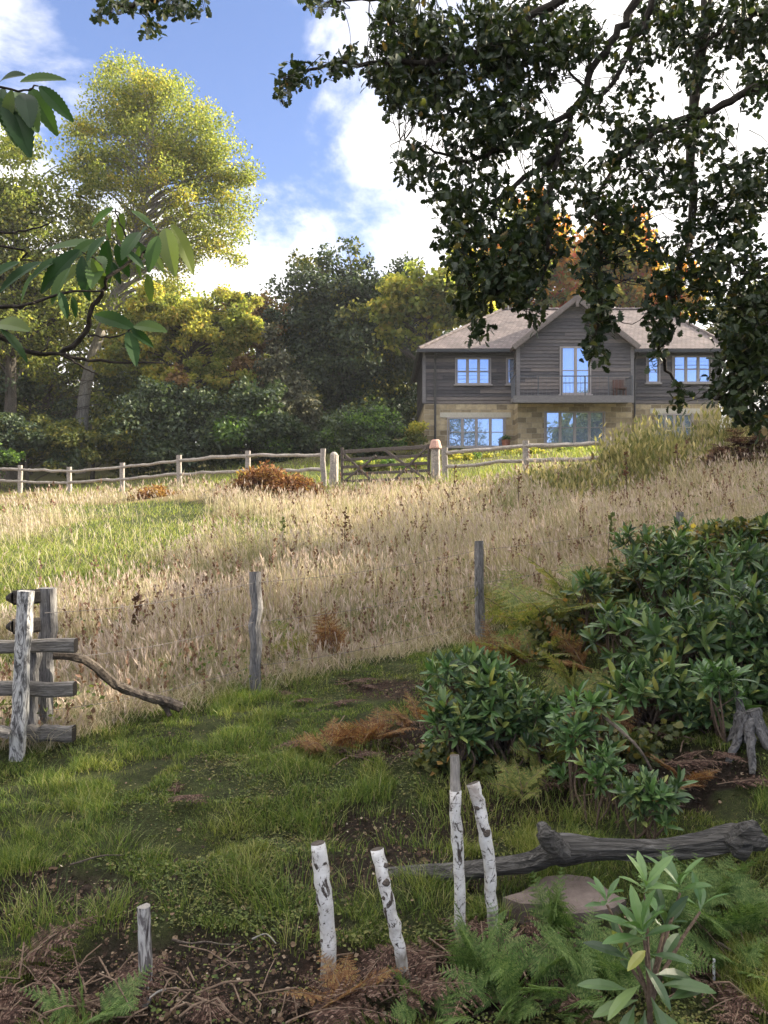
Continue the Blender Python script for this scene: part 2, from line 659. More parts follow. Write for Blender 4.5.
def make_terrain():
    def axis(n, near, far, c):
        t = np.linspace(-1, 1, n)
        return c + near * t * n / 2 + np.sign(t) * np.abs(t) ** 6 * far
    xs = axis(330, .06, 320, 0)
    ys = axis(420, .06, 420, 8)
    X, Y = np.meshgrid(xs, ys)
    Z = height(X, Y)
    st, so_, li, gr = cover(X, Y, Z)
    Z = Z - so_ * .05 * (Y < 12)
    nx, ny = len(xs), len(ys)
    i = np.arange((ny - 1) * nx).reshape(ny - 1, nx)[:, :-1].ravel()
    mb = MB()
    mb.add(np.stack([X, Y, Z], -1).reshape(-1, 3), np.stack([i, i + 1, i + nx + 1, i + nx], 1))
    m, t, o = nodes('hillside_soil_and_turf')
    at = t.nodes.new('ShaderNodeAttribute')
    at.attribute_name = 'cover'
    sp = t.nodes.new('ShaderNodeSeparateColor')
    t.links.new(at.outputs['Color'], sp.inputs[0])
    v = texco(t)
    n1 = noise(t, v, 3.2, 6, .65)
    n2 = noise(t, v, 26, 6, .7)
    n3 = noise(t, v, 110, 5, .8)
    r = ramp(t, [(.36, (.012, .012, .008)), (.45, (.03, .036, .014)), (.53, (.06, .075, .022)), (.62, (.11, .12, .04)), (.72, (.19, .16, .09))])
    mixn = math_(t, 'ADD', math_(t, 'MULTIPLY', n1, .2), math_(t, 'ADD', math_(t, 'MULTIPLY', n2, .35), math_(t, 'MULTIPLY', n3, .45)))
    t.links.new(mixn, r.inputs[0])
    straw = ramp(t, [(.3, (.11, .085, .04)), (.55, (.24, .18, .09)), (.75, (.34, .26, .14))])
    t.links.new(n2, straw.inputs[0])
    soil = ramp(t, [(.32, (.014, .01, .008)), (.52, (.042, .031, .023)), (.68, (.1, .076, .057)), (.82, (.2, .16, .125))])
    t.links.new(math_(t, 'ADD', math_(t, 'MULTIPLY', n2, .55), math_(t, 'MULTIPLY', n3, .45)), soil.inputs[0])
    lit = ramp(t, [(.35, (.016, .011, .009)), (.6, (.065, .038, .026)), (.8, (.15, .095, .065))])
    t.links.new(n2, lit.inputs[0])
    j = lambda s: math_(t, 'ADD', s, math_(t, 'MULTIPLY', math_(t, 'SUBTRACT', n2, .5), 1.2), clamp=True)
    col = mixc(t, sp.outputs[0], r.outputs[0], straw.outputs[0])
    col = mixc(t, j(sp.outputs[1]), col, soil.outputs[0])
    col = mixc(t, j(sp.outputs[2]), col, lit.outputs[0])
    bsdf(t, o, col, .95, .15, math_(t, 'ADD', n2, math_(t, 'MULTIPLY', n3, 1.4)), 1.0, .035)
    ob = mb.build('ground', m, smooth=True)
    ob['kind'] = 'structure'
    ob['label'] = 'grassy hillside with patches of bare brown soil'
    a = ob.data.color_attributes.new('cover', 'FLOAT_COLOR', 'POINT')
    a.data.foreach_set('color', np.stack([st, so_, li, np.ones_like(st)], -1).astype(np.float32).ravel())


make_terrain()

# ------------------------------------------------------------------ shared materials
M = {}
M['weathered'] = woodmat('weathered_oak', [(.3, (.035, .032, .032)), (.45, (.11, .105, .105)), (.58, (.2, .19, .185)), (.75, (.36, .35, .33))], (14, 14, 1.6), 4, bstr=.9)
M['rail'] = woodmat('weathered_rail', [(.3, (.04, .037, .036)), (.48, (.12, .11, .1)), (.62, (.2, .185, .17)), (.78, (.32, .3, .27))], (1.6, 8, 14), 4, bstr=.9)
M['endgrain'] = woodmat('dark_end_grain', [(.3, (.012, .01, .009)), (.7, (.05, .043, .038))], (8, 8, 8), 6)
M['fencewood'] = woodmat('chestnut_fence', [(.3, (.14, .125, .115)), (.5, (.28, .25, .22)), (.75, (.46, .42, .37))], (6, 6, 6), 3)
M['branchwood'] = woodmat('dead_branch', [(.3, (.02, .015, .012)), (.5, (.075, .06, .048)), (.75, (.16, .135, .11))], (9, 9, 9), 3)
M['bark'] = woodmat('dark_bark', [(.3, (.02, .017, .013)), (.5, (.06, .05, .04)), (.75, (.13, .115, .09))], (6, 6, 2), 4)
M['palebark'] = woodmat('grey_bark', [(.3, (.1, .095, .08)), (.5, (.22, .2, .17)), (.75, (.4, .37, .32))], (3, 3, 1), 4)
M['twig'] = woodmat('twig_bark', [(.3, (.012, .01, .008)), (.7, (.05, .04, .03))], (10, 10, 10), 4)
M['rusty_wire'] = woodmat('old_wire', [(.3, (.09, .08, .075)), (.7, (.2, .18, .17))], (9, 9, 9), 3, rough=.6)

# ------------------------------------------------------------------ the house
HY = 34.0


def hx(px, Y=HY):
    return (px - 384) / F * Y


def hz(py, Y=HY):
    return EYE - (py - 512) / F * Y


def make_house():
    # materials
    m, t, o = nodes('weathered_cladding')
    g = t.nodes.new('ShaderNodeNewGeometry')
    r = ramp(t, [(0, (.07, .068, .074)), (.4, (.098, .093, .098)), (.75, (.13, .12, .118)), (1, (.19, .167, .152))])
    t.links.new(g.outputs['Random Per Island'], r.inputs[0])
    f = noise(t, texco(t, (1.2, 1, 9)), 3, 6, .7)
    fr = ramp(t, [(.3, (.55, .55, .6)), (.7, (1.25, 1.2, 1.15))])
    t.links.new(f, fr.inputs[0])
    # sun-browned boards high up, greyer below
    bsdf(t, o, mixc(t, 1, r.outputs[0], fr.outputs[0], 'MULTIPLY'), .85, .2, f, .4, .01)
    clad = m
    m, t, o = nodes('coursed_sandstone')
    v = texco(t, (1, 1, 1), rot=(math.pi / 2, 0, 0))
    wv = t.nodes.new('ShaderNodeVectorMath')
    wv.operation = 'ADD'
    nn = t.nodes.new('ShaderNodeTexNoise')
    nn.inputs['Scale'].default_value = 2.5
    t.links.new(v, nn.inputs['Vector'])
    sc = t.nodes.new('ShaderNodeVectorMath')
    sc.operation = 'SCALE'
    sc.inputs['Scale'].default_value = .07
    t.links.new(nn.outputs['Color'], sc.inputs[0])
    t.links.new(v, wv.inputs[0])
    t.links.new(sc.outputs[0], wv.inputs[1])
    b = t.nodes.new('ShaderNodeTexBrick')
    t.links.new(wv.outputs[0], b.inputs['Vector'])
    b.inputs['Scale'].default_value = 1
    b.inputs['Brick Width'].default_value = .46
    b.inputs['Row Height'].default_value = .23
    b.inputs['Mortar Size'].default_value = .014
    b.inputs['Mortar Smooth'].default_value = .3
    b.inputs['Bias'].default_value = -.25
    b.inputs['Color1'].default_value = (.42, .35, .235, 1)
    b.inputs['Color2'].default_value = (.12, .095, .065, 1)
    b.inputs['Mortar'].default_value = (.36, .32, .25, 1)
    f = noise(t, texco(t), 5, 6, .7)
    fr = ramp(t, [(.3, (.7, .68, .62)), (.7, (1.2, 1.15, 1.1))])
    t.links.new(f, fr.inputs[0])
    hh = math_(t, 'SUBTRACT', math_(t, 'MULTIPLY', f, .5), b.outputs['Fac'])
    bsdf(t, o, mixc(t, 1, b.outputs['Color'], fr.outputs[0], 'MULTIPLY'), .9, .15, hh, .8, .03)
    stone = m
    # clay tiles: rows follow height, so the pattern is laid out along x + y and z
    m, t, o = nodes('brown_clay_tiles')
    tc = t.nodes.new('ShaderNodeTexCoord')
    sx = t.nodes.new('ShaderNodeSeparateXYZ')
    t.links.new(tc.outputs['Object'], sx.inputs[0])
    cb = t.nodes.new('ShaderNodeCombineXYZ')
    t.links.new(math_(t, 'ADD', sx.outputs[0], math_(t, 'MULTIPLY', sx.outputs[1], .35)), cb.inputs[0])
    t.links.new(math_(t, 'MULTIPLY', sx.outputs[2], 1.65), cb.inputs[1])
    b = t.nodes.new('ShaderNodeTexBrick')
    t.links.new(cb.outputs[0], b.inputs['Vector'])
    b.inputs['Scale'].default_value = 1
    b.inputs['Brick Width'].default_value = .2
    b.inputs['Row Height'].default_value = .15
    b.inputs['Mortar Size'].default_value = .012
    b.inputs['Bias'].default_value = 0
    b.inputs['Color1'].default_value = (.1, .084, .085, 1)
    b.inputs['Color2'].default_value = (.15, .127, .127, 1)
    b.inputs['Mortar'].default_value = (.07, .05, .045, 1)
    f = noise(t, tc.outputs['Object'], 1.6, 6, .75)
    fr = ramp(t, [(.3, (.6, .6, .6)), (.7, (1.3, 1.25, 1.2))])
    t.links.new(f, fr.inputs[0])
    bsdf(t, o, mixc(t, 1, b.outputs['Color'], fr.outputs[0], 'MULTIPLY'), .8, .25, math_(t, 'SUBTRACT', f, b.outputs['Fac']), .6, .03)
    tiles = m
    frame = woodmat('bleached_window_timber', [(.3, (.24, .215, .21)), (.7, (.36, .335, .33))], (8, 8, 3), 3)
    dark = woodmat('black_gutter_paint', [(.3, (.016, .015, .015)), (.7, (.04, .038, .036))], (3, 3, 3), 3, rough=.45, spec=.5)
    barge = woodmat('grey_bargeboard', [(.3, (.1, .085, .08)), (.7, (.2, .17, .155))], (4, 4, 4), 3)
    pale = woodmat('pale_lintel_stone', [(.3, (.36, .33, .27)), (.7, (.52, .48, .4))], (4, 4, 4), 3, bstr=.3)
    grey = woodmat('grey_balcony_timber', [(.3, (.11, .105, .11)), (.7, (.2, .19, .19))], (2, 5, 8), 3)
    steel = woodmat('balcony_steel', [(.3, (.05, .053, .06)), (.7, (.09, .095, .105))], (4, 4, 4), 3, rough=.4, spec=.5)
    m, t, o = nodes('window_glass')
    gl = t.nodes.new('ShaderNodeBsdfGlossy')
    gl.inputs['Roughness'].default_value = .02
    gl.inputs['Color'].default_value = (.52, .68, 1.0, 1)  # mirror colour tinted blue so reflections look like clear sky
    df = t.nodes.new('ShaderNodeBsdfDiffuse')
    df.inputs['Color'].default_value = (.36, .46, .66, 1)  # pale blue of reflected sky painted into the panes
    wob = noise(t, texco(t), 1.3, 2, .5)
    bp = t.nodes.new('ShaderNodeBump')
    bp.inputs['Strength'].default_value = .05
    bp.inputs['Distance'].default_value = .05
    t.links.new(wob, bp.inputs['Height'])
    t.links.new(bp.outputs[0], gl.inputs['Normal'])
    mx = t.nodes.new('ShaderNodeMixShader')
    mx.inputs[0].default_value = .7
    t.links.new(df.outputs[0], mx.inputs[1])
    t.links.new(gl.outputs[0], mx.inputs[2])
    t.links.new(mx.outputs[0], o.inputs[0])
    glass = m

    GY = 33.1                                     # front of the gabled middle block
    x0, x1 = hx(424), 15.0
    gx0, gx1 = hx(518, GY), hx(632, GY)
    back = 41.4
    zg, zs, ze = 4.0, hz(404), hz(351)
    h = thing('country_house', 'two storey house with grey timber cladding over stone, tiled roof and central gable', 'house', (8.3, 37, 4.3))
    mb = MB()
    mb.box((x0, HY, zg - .6), (x1, back, zs))
    mb.box((gx0, GY, zg - .6), (gx1, HY + .002, zs + .03))
    mb.build('stone_wall', stone, h)
    # inner walls behind the boards, then lapped boards with real steps
    mb = MB()
    za = hz(297, GY)
    gm = (gx0 + gx1) / 2
    mb.box((x0 + .02, HY + .03, zs), (x1 - .02, back - .02, ze + .05))
    bh = .155

    def boards(xa, xb, Y, z0, z1, clip=None):
        z = z0
        while z < z1 - .01:
            zt = min(z + bh, z1)
            a, b_ = xa, xb
            if clip:
                a, b_ = clip(z + bh * .6)
            # split each course into a few lengths
            cuts = sorted([a, b_] + [rng.uniform(a, b_) for _ in range(max(0, int((b_ - a) / 3.2)))])
            for k in range(len(cuts) - 1):
                p, q = cuts[k] + .004, cuts[k + 1] - .004
                if q - p < .05:
                    continue
                w = rng.normal(0, .004)
                mb.add([(p, Y - .045 + w, z), (q, Y - .045 + w, z), (q, Y - .012, zt + .012), (p, Y - .012, zt + .012), (p, Y, z), (q, Y, z)],
                       [np.array([(0, 1, 2, 3), (4, 5, 1, 0)])])
            z += bh
    boards(x0, gx0, HY + .03, zs + .02, ze)
    boards(gx1, x1, HY + .03, zs + .02, ze)

    def side_boards(X, sgn, ya, yb, z0, z1):
        z = z0
        while z < z1 - .01:
            zt = min(z + bh, z1)
            q = [(X + sgn * .045, ya, z), (X + sgn * .045, yb, z), (X + sgn * .012, yb, zt + .012), (X + sgn * .012, ya, zt + .012)]
            mb.add(q, np.array([(0, 1, 2, 3)]))
            z += bh
    side_boards(x0, -1, HY, back, zs + .02, ze)
    side_boards(gx0, -1, GY, HY, zs + .05, hz(344, GY))
    side_boards(gx1, 1, GY, HY, zs + .05, hz(344, GY))
    sl = (za - hz(344, GY)) / (gm - gx0 + .25)

    def gclip(z):
        d = max(0.02, (za - .12 - z) / sl)
        return max(gx0, gm - d), min(gx1, gm + d)
    boards(gx0, gx1, GY, zs + .05, za - .16, gclip)
    mb.build('cladding', clad, h)
    # corner posts
    for xx, yy, zt in ((gx0, GY, hz(346, GY)), (gx1, GY, hz(346, GY)), (x0, HY, ze), (x1, HY, ze)):
        mb = MB()
        mb.box((xx - .07, yy - .06, zs + .02), (xx + .07, yy + .06, zt - .05))
        mb.build('corner_board', grey, h)
    # roof slabs with thickness
    def slab(mb, pts, th=.12, mi=0):
        p = np.array(pts, float)
        n = np.cross(p[1] - p[0], p[2] - p[0])
        n /= np.linalg.norm(n)
        if n[2] < 0:
            n = -n
        k = len(p)
        V = np.r_[p, p - n * th]
        fs = [np.array([list(range(k))]), np.array([list(range(2 * k - 1, k - 1, -1))]),
              np.array([(i, k + i, k + (i + 1) % k, (i + 1) % k) for i in range(k)])]
        mb.add(V, fs, mi)
    ex0, ex1, ey0, ey1 = hx(419, 33.6), 15.5, 33.55, 41.9
    zr, yr = 11.65, 37.7
    ra, rb = 5.9, 13.7
    e = ze + .02
    mb = MB()
    slab(mb, [(ex0, ey0, e), (ex1, ey0, e), (rb, yr, zr), (ra, yr, zr)])
    slab(mb, [(ex1, ey1, e), (ex0, ey1, e), (ra, yr, zr), (rb, yr, zr)])
    slab(mb, [(ex0, ey1, e), (ex0, ey0, e), (ra, yr, zr)])
    slab(mb, [(ex1, ey0, e), (ex1, ey1, e), (rb, yr, zr)])
    zge = hz(347, GY)
    gl0, gl1 = hx(513, 32.8), hx(639, 32.8)
    zap = hz(296, 32.8)
    yb = 37.2
    slab(mb, [(gl0, 32.75, zge), (gm, 32.75, zap), (gm, yb, zap), (gl0, yb - 3, zge)], .1)
    slab(mb, [(gl1, 32.75, zge), (gl1, yb - 3, zge), (gm, yb, zap), (gm, 32.75, zap)], .1)
    # ridge and hip tiles
    ridge = MB()
    for a, b_ in (((ra, yr, zr), (rb, yr, zr)), ((ex0, ey0, e), (ra, yr, zr)), ((ex1, ey0, e), (rb, yr, zr)), ((gm, 32.7, zap), (gm, yb - .2, zap))):
        n = int(np.linalg.norm(np.subtract(b_, a)) / .33)
        pts = np.linspace(a, b_, n * 2) + np.array([0, 0, .0])
        ridge.tube(pts, np.tile([.085, .1], n), 6)
    roof = mb.build('roof', tiles, h)
    ridge.build('ridge_tiles', tiles, roof)
    mb = MB()
    for a in (gl0, gl1):
        mb.beam((a, 32.72, zge - .1), (gm, 32.72, zap - .1), .07, .24, up=(0, 0, 1))
    mb.box((gm - .06, 32.64, zap - .5), (gm + .06, 32.72, zap + .22))
    mb.build('bargeboard', barge, h)
    # dark soffit triangle shadows come from the overhang; gutters and downpipes
    mb = MB()
    mb.box((ex0 + .02, ey0 - .1, e - .17), (gl0 - .02, ey0 - .004, e - .04))
    mb.build('gutter', dark, h)
    mb = MB()
    mb.box((gl1 + .02, ey0 - .1, e - .17), (ex1, ey0 - .004, e - .04))
    mb.build('gutter', dark, h)
    mb = MB()
    mb.box((ex0 - .1, ey0 - .1, e - .17), (ex0 + .016, ey1, e - .04))
    mb.build('gutter', dark, h)
    mb = MB()
    xp = hx(435)
    mb.tube([(xp, ey0 - .05, e - .12), (xp, HY - .1, e - .45), (xp, HY - .1, zg)], .05, 8)
    mb.build('downpipe', dark, h)
    mb = MB()
    xp = hx(634)
    mb.tube([(xp, ey0 - .05, e - .12), (xp, HY - .1, e - .45), (xp, HY - .1, zg)], .045, 8)
    mb.build('downpipe', dark, h)
    mb = MB()
    mb.box((x0 + .03, HY - .1, e - .24), (gx0 - .1, HY + .02, e - .13))
    mb.build('soffit', dark, h)
    mb = MB()
    mb.box((gx1 + .1, HY - .1, e - .24), (x1 - .03, HY + .02, e - .13))
    mb.build('soffit', dark, h)
    # stone lintels and string course
    mb = MB()
    mb.box((hx(440), HY - .03, hz(417.5)), (hx(511), HY + .02, hz(412.5)))
    mb.build('lintel', pale, h)
    mb = MB()
    mb.box((hx(650), HY - .03, hz(413.6)), (hx(700), HY + .02, hz(408.5)))
    mb.build('lintel', pale, h)

    def window(pa, pb, pt, pbm, Y, nl, bars=1, proud=.06, door=False):
        xa, xb, zt, zb = hx(pa, Y), hx(pb, Y), hz(pt, Y), hz(pbm, Y)
        f = MB()
        fr = .06
        y0, y1 = Y - proud, Y + .03
        f.box((xa, y0, zb), (xa + fr, y1, zt))
        f.box((xb - fr, y0, zb), (xb, y1, zt))
        f.box((xa + fr, y0, zt - fr), (xb - fr, y1, zt))
        f.box((xa + fr, y0, zb), (xb - fr, y1, zb + fr))
        f.box((xa - .06, y0 - .05, zb - .06), (xb + .06, y1, zb - .002))
        p = MB()
        w = (xb - xa - 2 * fr) / nl
        for k in range(nl):
            a = xa + fr + k * w
            if k:
                f.box((a - .04, y0 + .004, zb + fr), (a + .04, y1, zt - fr))
            for j in range(bars):
                zz = zb + fr + (zt - zb - 2 * fr) * (j + 1) / (bars + 1)
                f.box((a + .04, y0 + .02, zz - .016), (a + w - .04, y1, zz + .016))
            # sash edge
            for q in (a + .04, a + w - .062):
                f.box((q, y0 + .012, zb + fr), (q + .022, y1, zt - fr))
            p.add([(a + .03, y0 + .045, zb + .03), (a + w - .03, y0 + .045 + rng.normal(0, .004), zb + .03), (a + w - .03, y0 + .045 + rng.normal(0, .004), zt - .03), (a + .03, y0 + .045, zt - .03)], np.array([(0, 1, 2, 3)]))
        fo = f.build('balcony_door' if door else 'window', frame, h)
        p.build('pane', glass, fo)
        return fo
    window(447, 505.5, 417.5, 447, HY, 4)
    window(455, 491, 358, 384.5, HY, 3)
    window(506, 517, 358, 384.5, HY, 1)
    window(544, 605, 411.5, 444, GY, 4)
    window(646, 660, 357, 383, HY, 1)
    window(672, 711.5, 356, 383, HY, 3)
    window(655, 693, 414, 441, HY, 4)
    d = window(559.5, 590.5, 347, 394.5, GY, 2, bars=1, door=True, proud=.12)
    # balcony
    by0 = 32.15
    zb = hz(398, by0)
    bx0, bx1 = hx(514, by0), hx(633, by0)
    mb = MB()
    mb.box((bx0, by0, zb - .12), (bx1, GY - .06, zb + .06))
    mb.box((bx0 - .03, by0 - .05, zb - .2), (bx1 + .03, by0 - .003, zb + .1))
    ba = mb.build('balcony', grey, h)
    mb = MB()
    zt = hz(376, by0)
    mb.box((bx0, by0 - .0, zt - .02), (bx1, by0 + .04, zt + .02))
    for xx in np.linspace(bx0 + .03, bx1 - .03, 6):
        mb.box((xx - .022, by0 + .002, zb + .06), (xx + .022, by0 + .038, zt - .02))
    for xx in np.arange(bx0 + .1, bx1 - .1, .16):
        mb.box((xx - .004, by0 + .014, zb + .12), (xx + .004, by0 + .026, zt - .02))
    for xx in (bx0 + .02, bx1 - .02):
        mb.box((xx - .02, by0 + .042, zt - .02), (xx + .02, GY - .06, zt + .02))
        for yy in np.arange(by0 + .12, GY - .1, .11):
            mb.box((xx - .008, yy - .008, zb + .06), (xx + .008, yy + .008, zt - .02))
    mb.build('railing', steel, ba)
    # aerial on the roof
    mb = MB()
    ax = hx(508, 37.6)
    mb.tube([(ax, 37.6, zr - .15), (ax, 37.6, zr + .95)], .03, 6)
    mb.tube([(ax - .25, 37.6, zr + .8), (ax + .25, 37.6, zr + .8)], .012, 5)
    mb.build('aerial', steel, h)
    # a chair on the balcony and a planter by the wall
    c = thing('balcony_chair', 'small reddish brown garden chair at the right end of the balcony', 'chair', (hx(620, 32.7), 32.7, zb + .06))
    redwood = woodmat('red_brown_timber', [(.3, (.07, .04, .035)), (.7, (.14, .08, .065))], (5, 5, 5), 3)
    cx, cz = hx(620, 32.7), zb + .06
    mb = MB()
    mb.box((cx - .23, 32.5, cz + .4), (cx + .23, 32.94, cz + .45))
    mb.build('seat', redwood, c)
    mb = MB()
    mb.box((cx - .23, 32.95, cz + .46), (cx + .23, 32.99, cz + .85))
    mb.build('backrest', redwood, c)
    for a in (-.2, .2):
        for b_ in (32.54, 32.93):
            mb = MB()
            mb.box((cx + a - .025, b_ - .025, cz), (cx + a + .025, b_ + .025, cz + .398))
            mb.build('leg', redwood, c)


make_house()

# ------------------------------------------------------------------ post and rail fence, gate, gate posts
def fu(u, a=23.0, b=-.6):
    X = a * u / (F - b * u)
    return X, a + b * X


def rail_run(root, xs, mb_rails=None, ptop=1.02):
    pass


def rail_fence(name, label, us, n_rails=2, tall=1.14):
    pts = [fu(u) for u in us]
    mid = pts[len(pts) // 2]
    root = thing(name, label, 'fence', (mid[0], mid[1], hgt(*mid)))
    tops = []
    for i, (x, y) in enumerate(pts):
        z = hgt(x, y)
        mb = MB()
        hh = tall + rng.uniform(-.06, .06)
        mb.beam((x, y, z - .3), (x + rng.normal(0, .02), y, z + hh), .17, .13, up=(0, 1, 0), rough=.008, seg=5)
        mb.build('post', M['fencewood'], root)
        tops.append((x, y, z, hh))
    for i in range(len(pts) - 1):
        a, b = tops[i], tops[i + 1]
        for f in (.84, .42)[:n_rails]:
            n = 7
            p = np.array([np.array([a[0], a[1], a[2] + a[3] * f]) * (1 - s) + np.array([b[0], b[1], b[2] + b[3] * f]) * s for s in np.linspace(0, 1, n)])
            p[1:-1] += np.c_[rng.normal(0, .02, n - 2), rng.normal(0, .02, n - 2), rng.normal(0, .017, n - 2)]
            p[:, 1] += -.03
            mb = MB()
            mb.tube(smooth_path(p, 3), rng.uniform(.052, .064), 7, jit=.08)
            mb.build('rail', M['fencewood'], root)
    return root


rail_fence('post_and_rail_fence', 'long weathered post and rail fence running left from the gate below the trees', [-420, -364, -315, -262, -204, -136, -60])
rail_fence('post_and_rail_fence', 'short weathered post and rail fence below the house, right of the gate', [62, 142, 225], tall=.9)


def gate_post(u, label, r, top, cap):
    x, y = fu(u)
    z = hgt(x, y)
    root = thing('gate_post', label, 'gate post', (x, y, z), 'posts either side of the field gate')
    mb = MB()
    zz = np.array([z - .3, z + .3, z + .7, z + top])
    mb.tube([(x, y, q) for q in zz], [r * 1.05, r, r * .98, r * .95], 10, jit=.05)
    mb.build('post', M['fencewood'], root)
    mb = MB()
    if cap:
        mb.tube([(x, y, z + top + .003), (x, y, z + top + .05), (x, y, z + top + .22), (x, y, z + top + .26)], [r * 1.3, r * 1.28, r * .95, r * .7], 12)
        m = woodmat('pinkish_clay_cap', [(.3, (.34, .2, .16)), (.7, (.5, .32, .26))], (5, 5, 5), 3)
    else:
        mb.tube([(x, y, z + top + .003), (x, y, z + top + .06), (x, y, z + top + .1)], [r * .95, r * .7, r * .3], 10)
        m = M['fencewood']
    mb.build('cap', m, root)


gate_post(-50, 'stout round topped gate post at the left end of the field gate', .14, 1.0, False)
gate_post(51.5, 'stout gate post with a pinkish clay cap at the right end of the field gate', .14, .95, True)


def field_gate():
    xa, ya = fu(-43)
    xb, yb = fu(46)
    za, zb = 2.5, 2.53
    root = thing('field_gate', 'closed wooden five bar field gate between two stout posts', 'gate', ((xa + xb) / 2, (ya + yb) / 2, (za + zb) / 2 - .12))
    A = lambda s, h: np.array([xa + (xb - xa) * s, ya + (yb - ya) * s, za + (zb - za) * s + h])
    off = np.array([-.5, -.86, 0]) * .05
    m = M['gatewood'] = woodmat('dull_gate_oak', [(.3, (.045, .037, .032)), (.55, (.095, .08, .07)), (.75, (.17, .145, .125))], (6, 6, 6), 3)
    for s in (.012, .988):
        mb = MB(); mb.beam(A(s, -.02), A(s, 1.12 if s < .5 else 1.05), .09, .075, up=(0, 1, 0)); mb.build('stile', m, root)
    for h, w in ((.06, .075), (.28, .075), (.5, .075), (.73, .075), (.98, .1)):
        mb = MB(); mb.beam(A(.03, h), A(.97, h), .045, w * 1.15); mb.build('bar', m, root)
    for s0, h0, s1, h1 in ((.03, .95, .36, .08), (.06, .08, .42, .8), (.97, .95, .64, .08), (.94, .08, .52, .95)):
        mb = MB(); mb.beam(A(s0, h0) + off, A(s1, h1) + off, .035, .07); mb.build('brace', m, root)


field_gate()


# ------------------------------------------------------------------ wire fence
def wire_fence():
    posts = [((255, 572), (254, 690), 7.05, .057), ((479, 541), (481, 642), 8.3, .056), ((681, 512), (680, 566), 9.5, .05)]
    root = thing('wire_fence', 'old wire stock fence on grey wooden posts crossing the slope', 'fence', P(479, 640, 8.3))
    tops = []
    for (tx, ty), (bx, by), Y, r in posts:
        a, b = P(bx, by, Y), P(tx, ty, Y)
        b[1] += .03
        a[2] = min(a[2], hgt(a[0], a[1])) - .25
        pts = np.linspace(a, b, 9)
        pts[1:-1, 0] += rng.normal(0, .008, 7)
        mb = MB()
        mb.tube(pts, np.linspace(r * 1.02, r * .9, 9), 11, jit=.07, capmi=1)
        mb.build('post', [M['weathered'], M['endgrain']], root)
        tops.append((a, b))
    left = (P(48, 770, 5.75), P(48, 600, 5.72))
    tops = [left] + tops + [((9.0, 12.2, 1.9), (9.0, 12.2, 3.0))]
    for h in (.93, .66, .36):
        pts = []
        for k in range(len(tops) - 1):
            (a0, b0), (a1, b1) = [(np.asarray(q[0]), np.asarray(q[1])) for q in tops[k:k + 2]]
            A0, A1 = a0 + (b0 - a0) * h, a1 + (b1 - a1) * h
            for s in np.linspace(0, 1, 9)[:-1 if k < len(tops) - 2 else None]:
                q = A0 * (1 - s) + A1 * s
                q = q + np.array([0, -.055, -.05 * 4 * s * (1 - s)])
                pts.append(q)
        mb = MB()
        mb.tube(np.array(pts), .0021, 4)
        mb.build('wire', M['rusty_wire'], root)
    # a few upright netting wires that still hang near the second post
    mb = MB()
    a0, b0 = tops[1]
    a1, b1 = tops[2]
    for s in np.arange(.06, 1, .11):
        lo = (a0 + (b0 - a0) * .36) * (1 - s) + (a1 + (b1 - a1) * .36) * s
        hi = (a0 + (b0 - a0) * .93) * (1 - s) + (a1 + (b1 - a1) * .93) * s
        d = np.array([0, -.055, -.05 * 4 * s * (1 - s)])
        mb.tube([lo + d, (lo + hi) / 2 + d + rng.normal(0, .008, 3), hi + d], .0013, 4)
    mb.build('netting', M['rusty_wire'], root)


wire_fence()


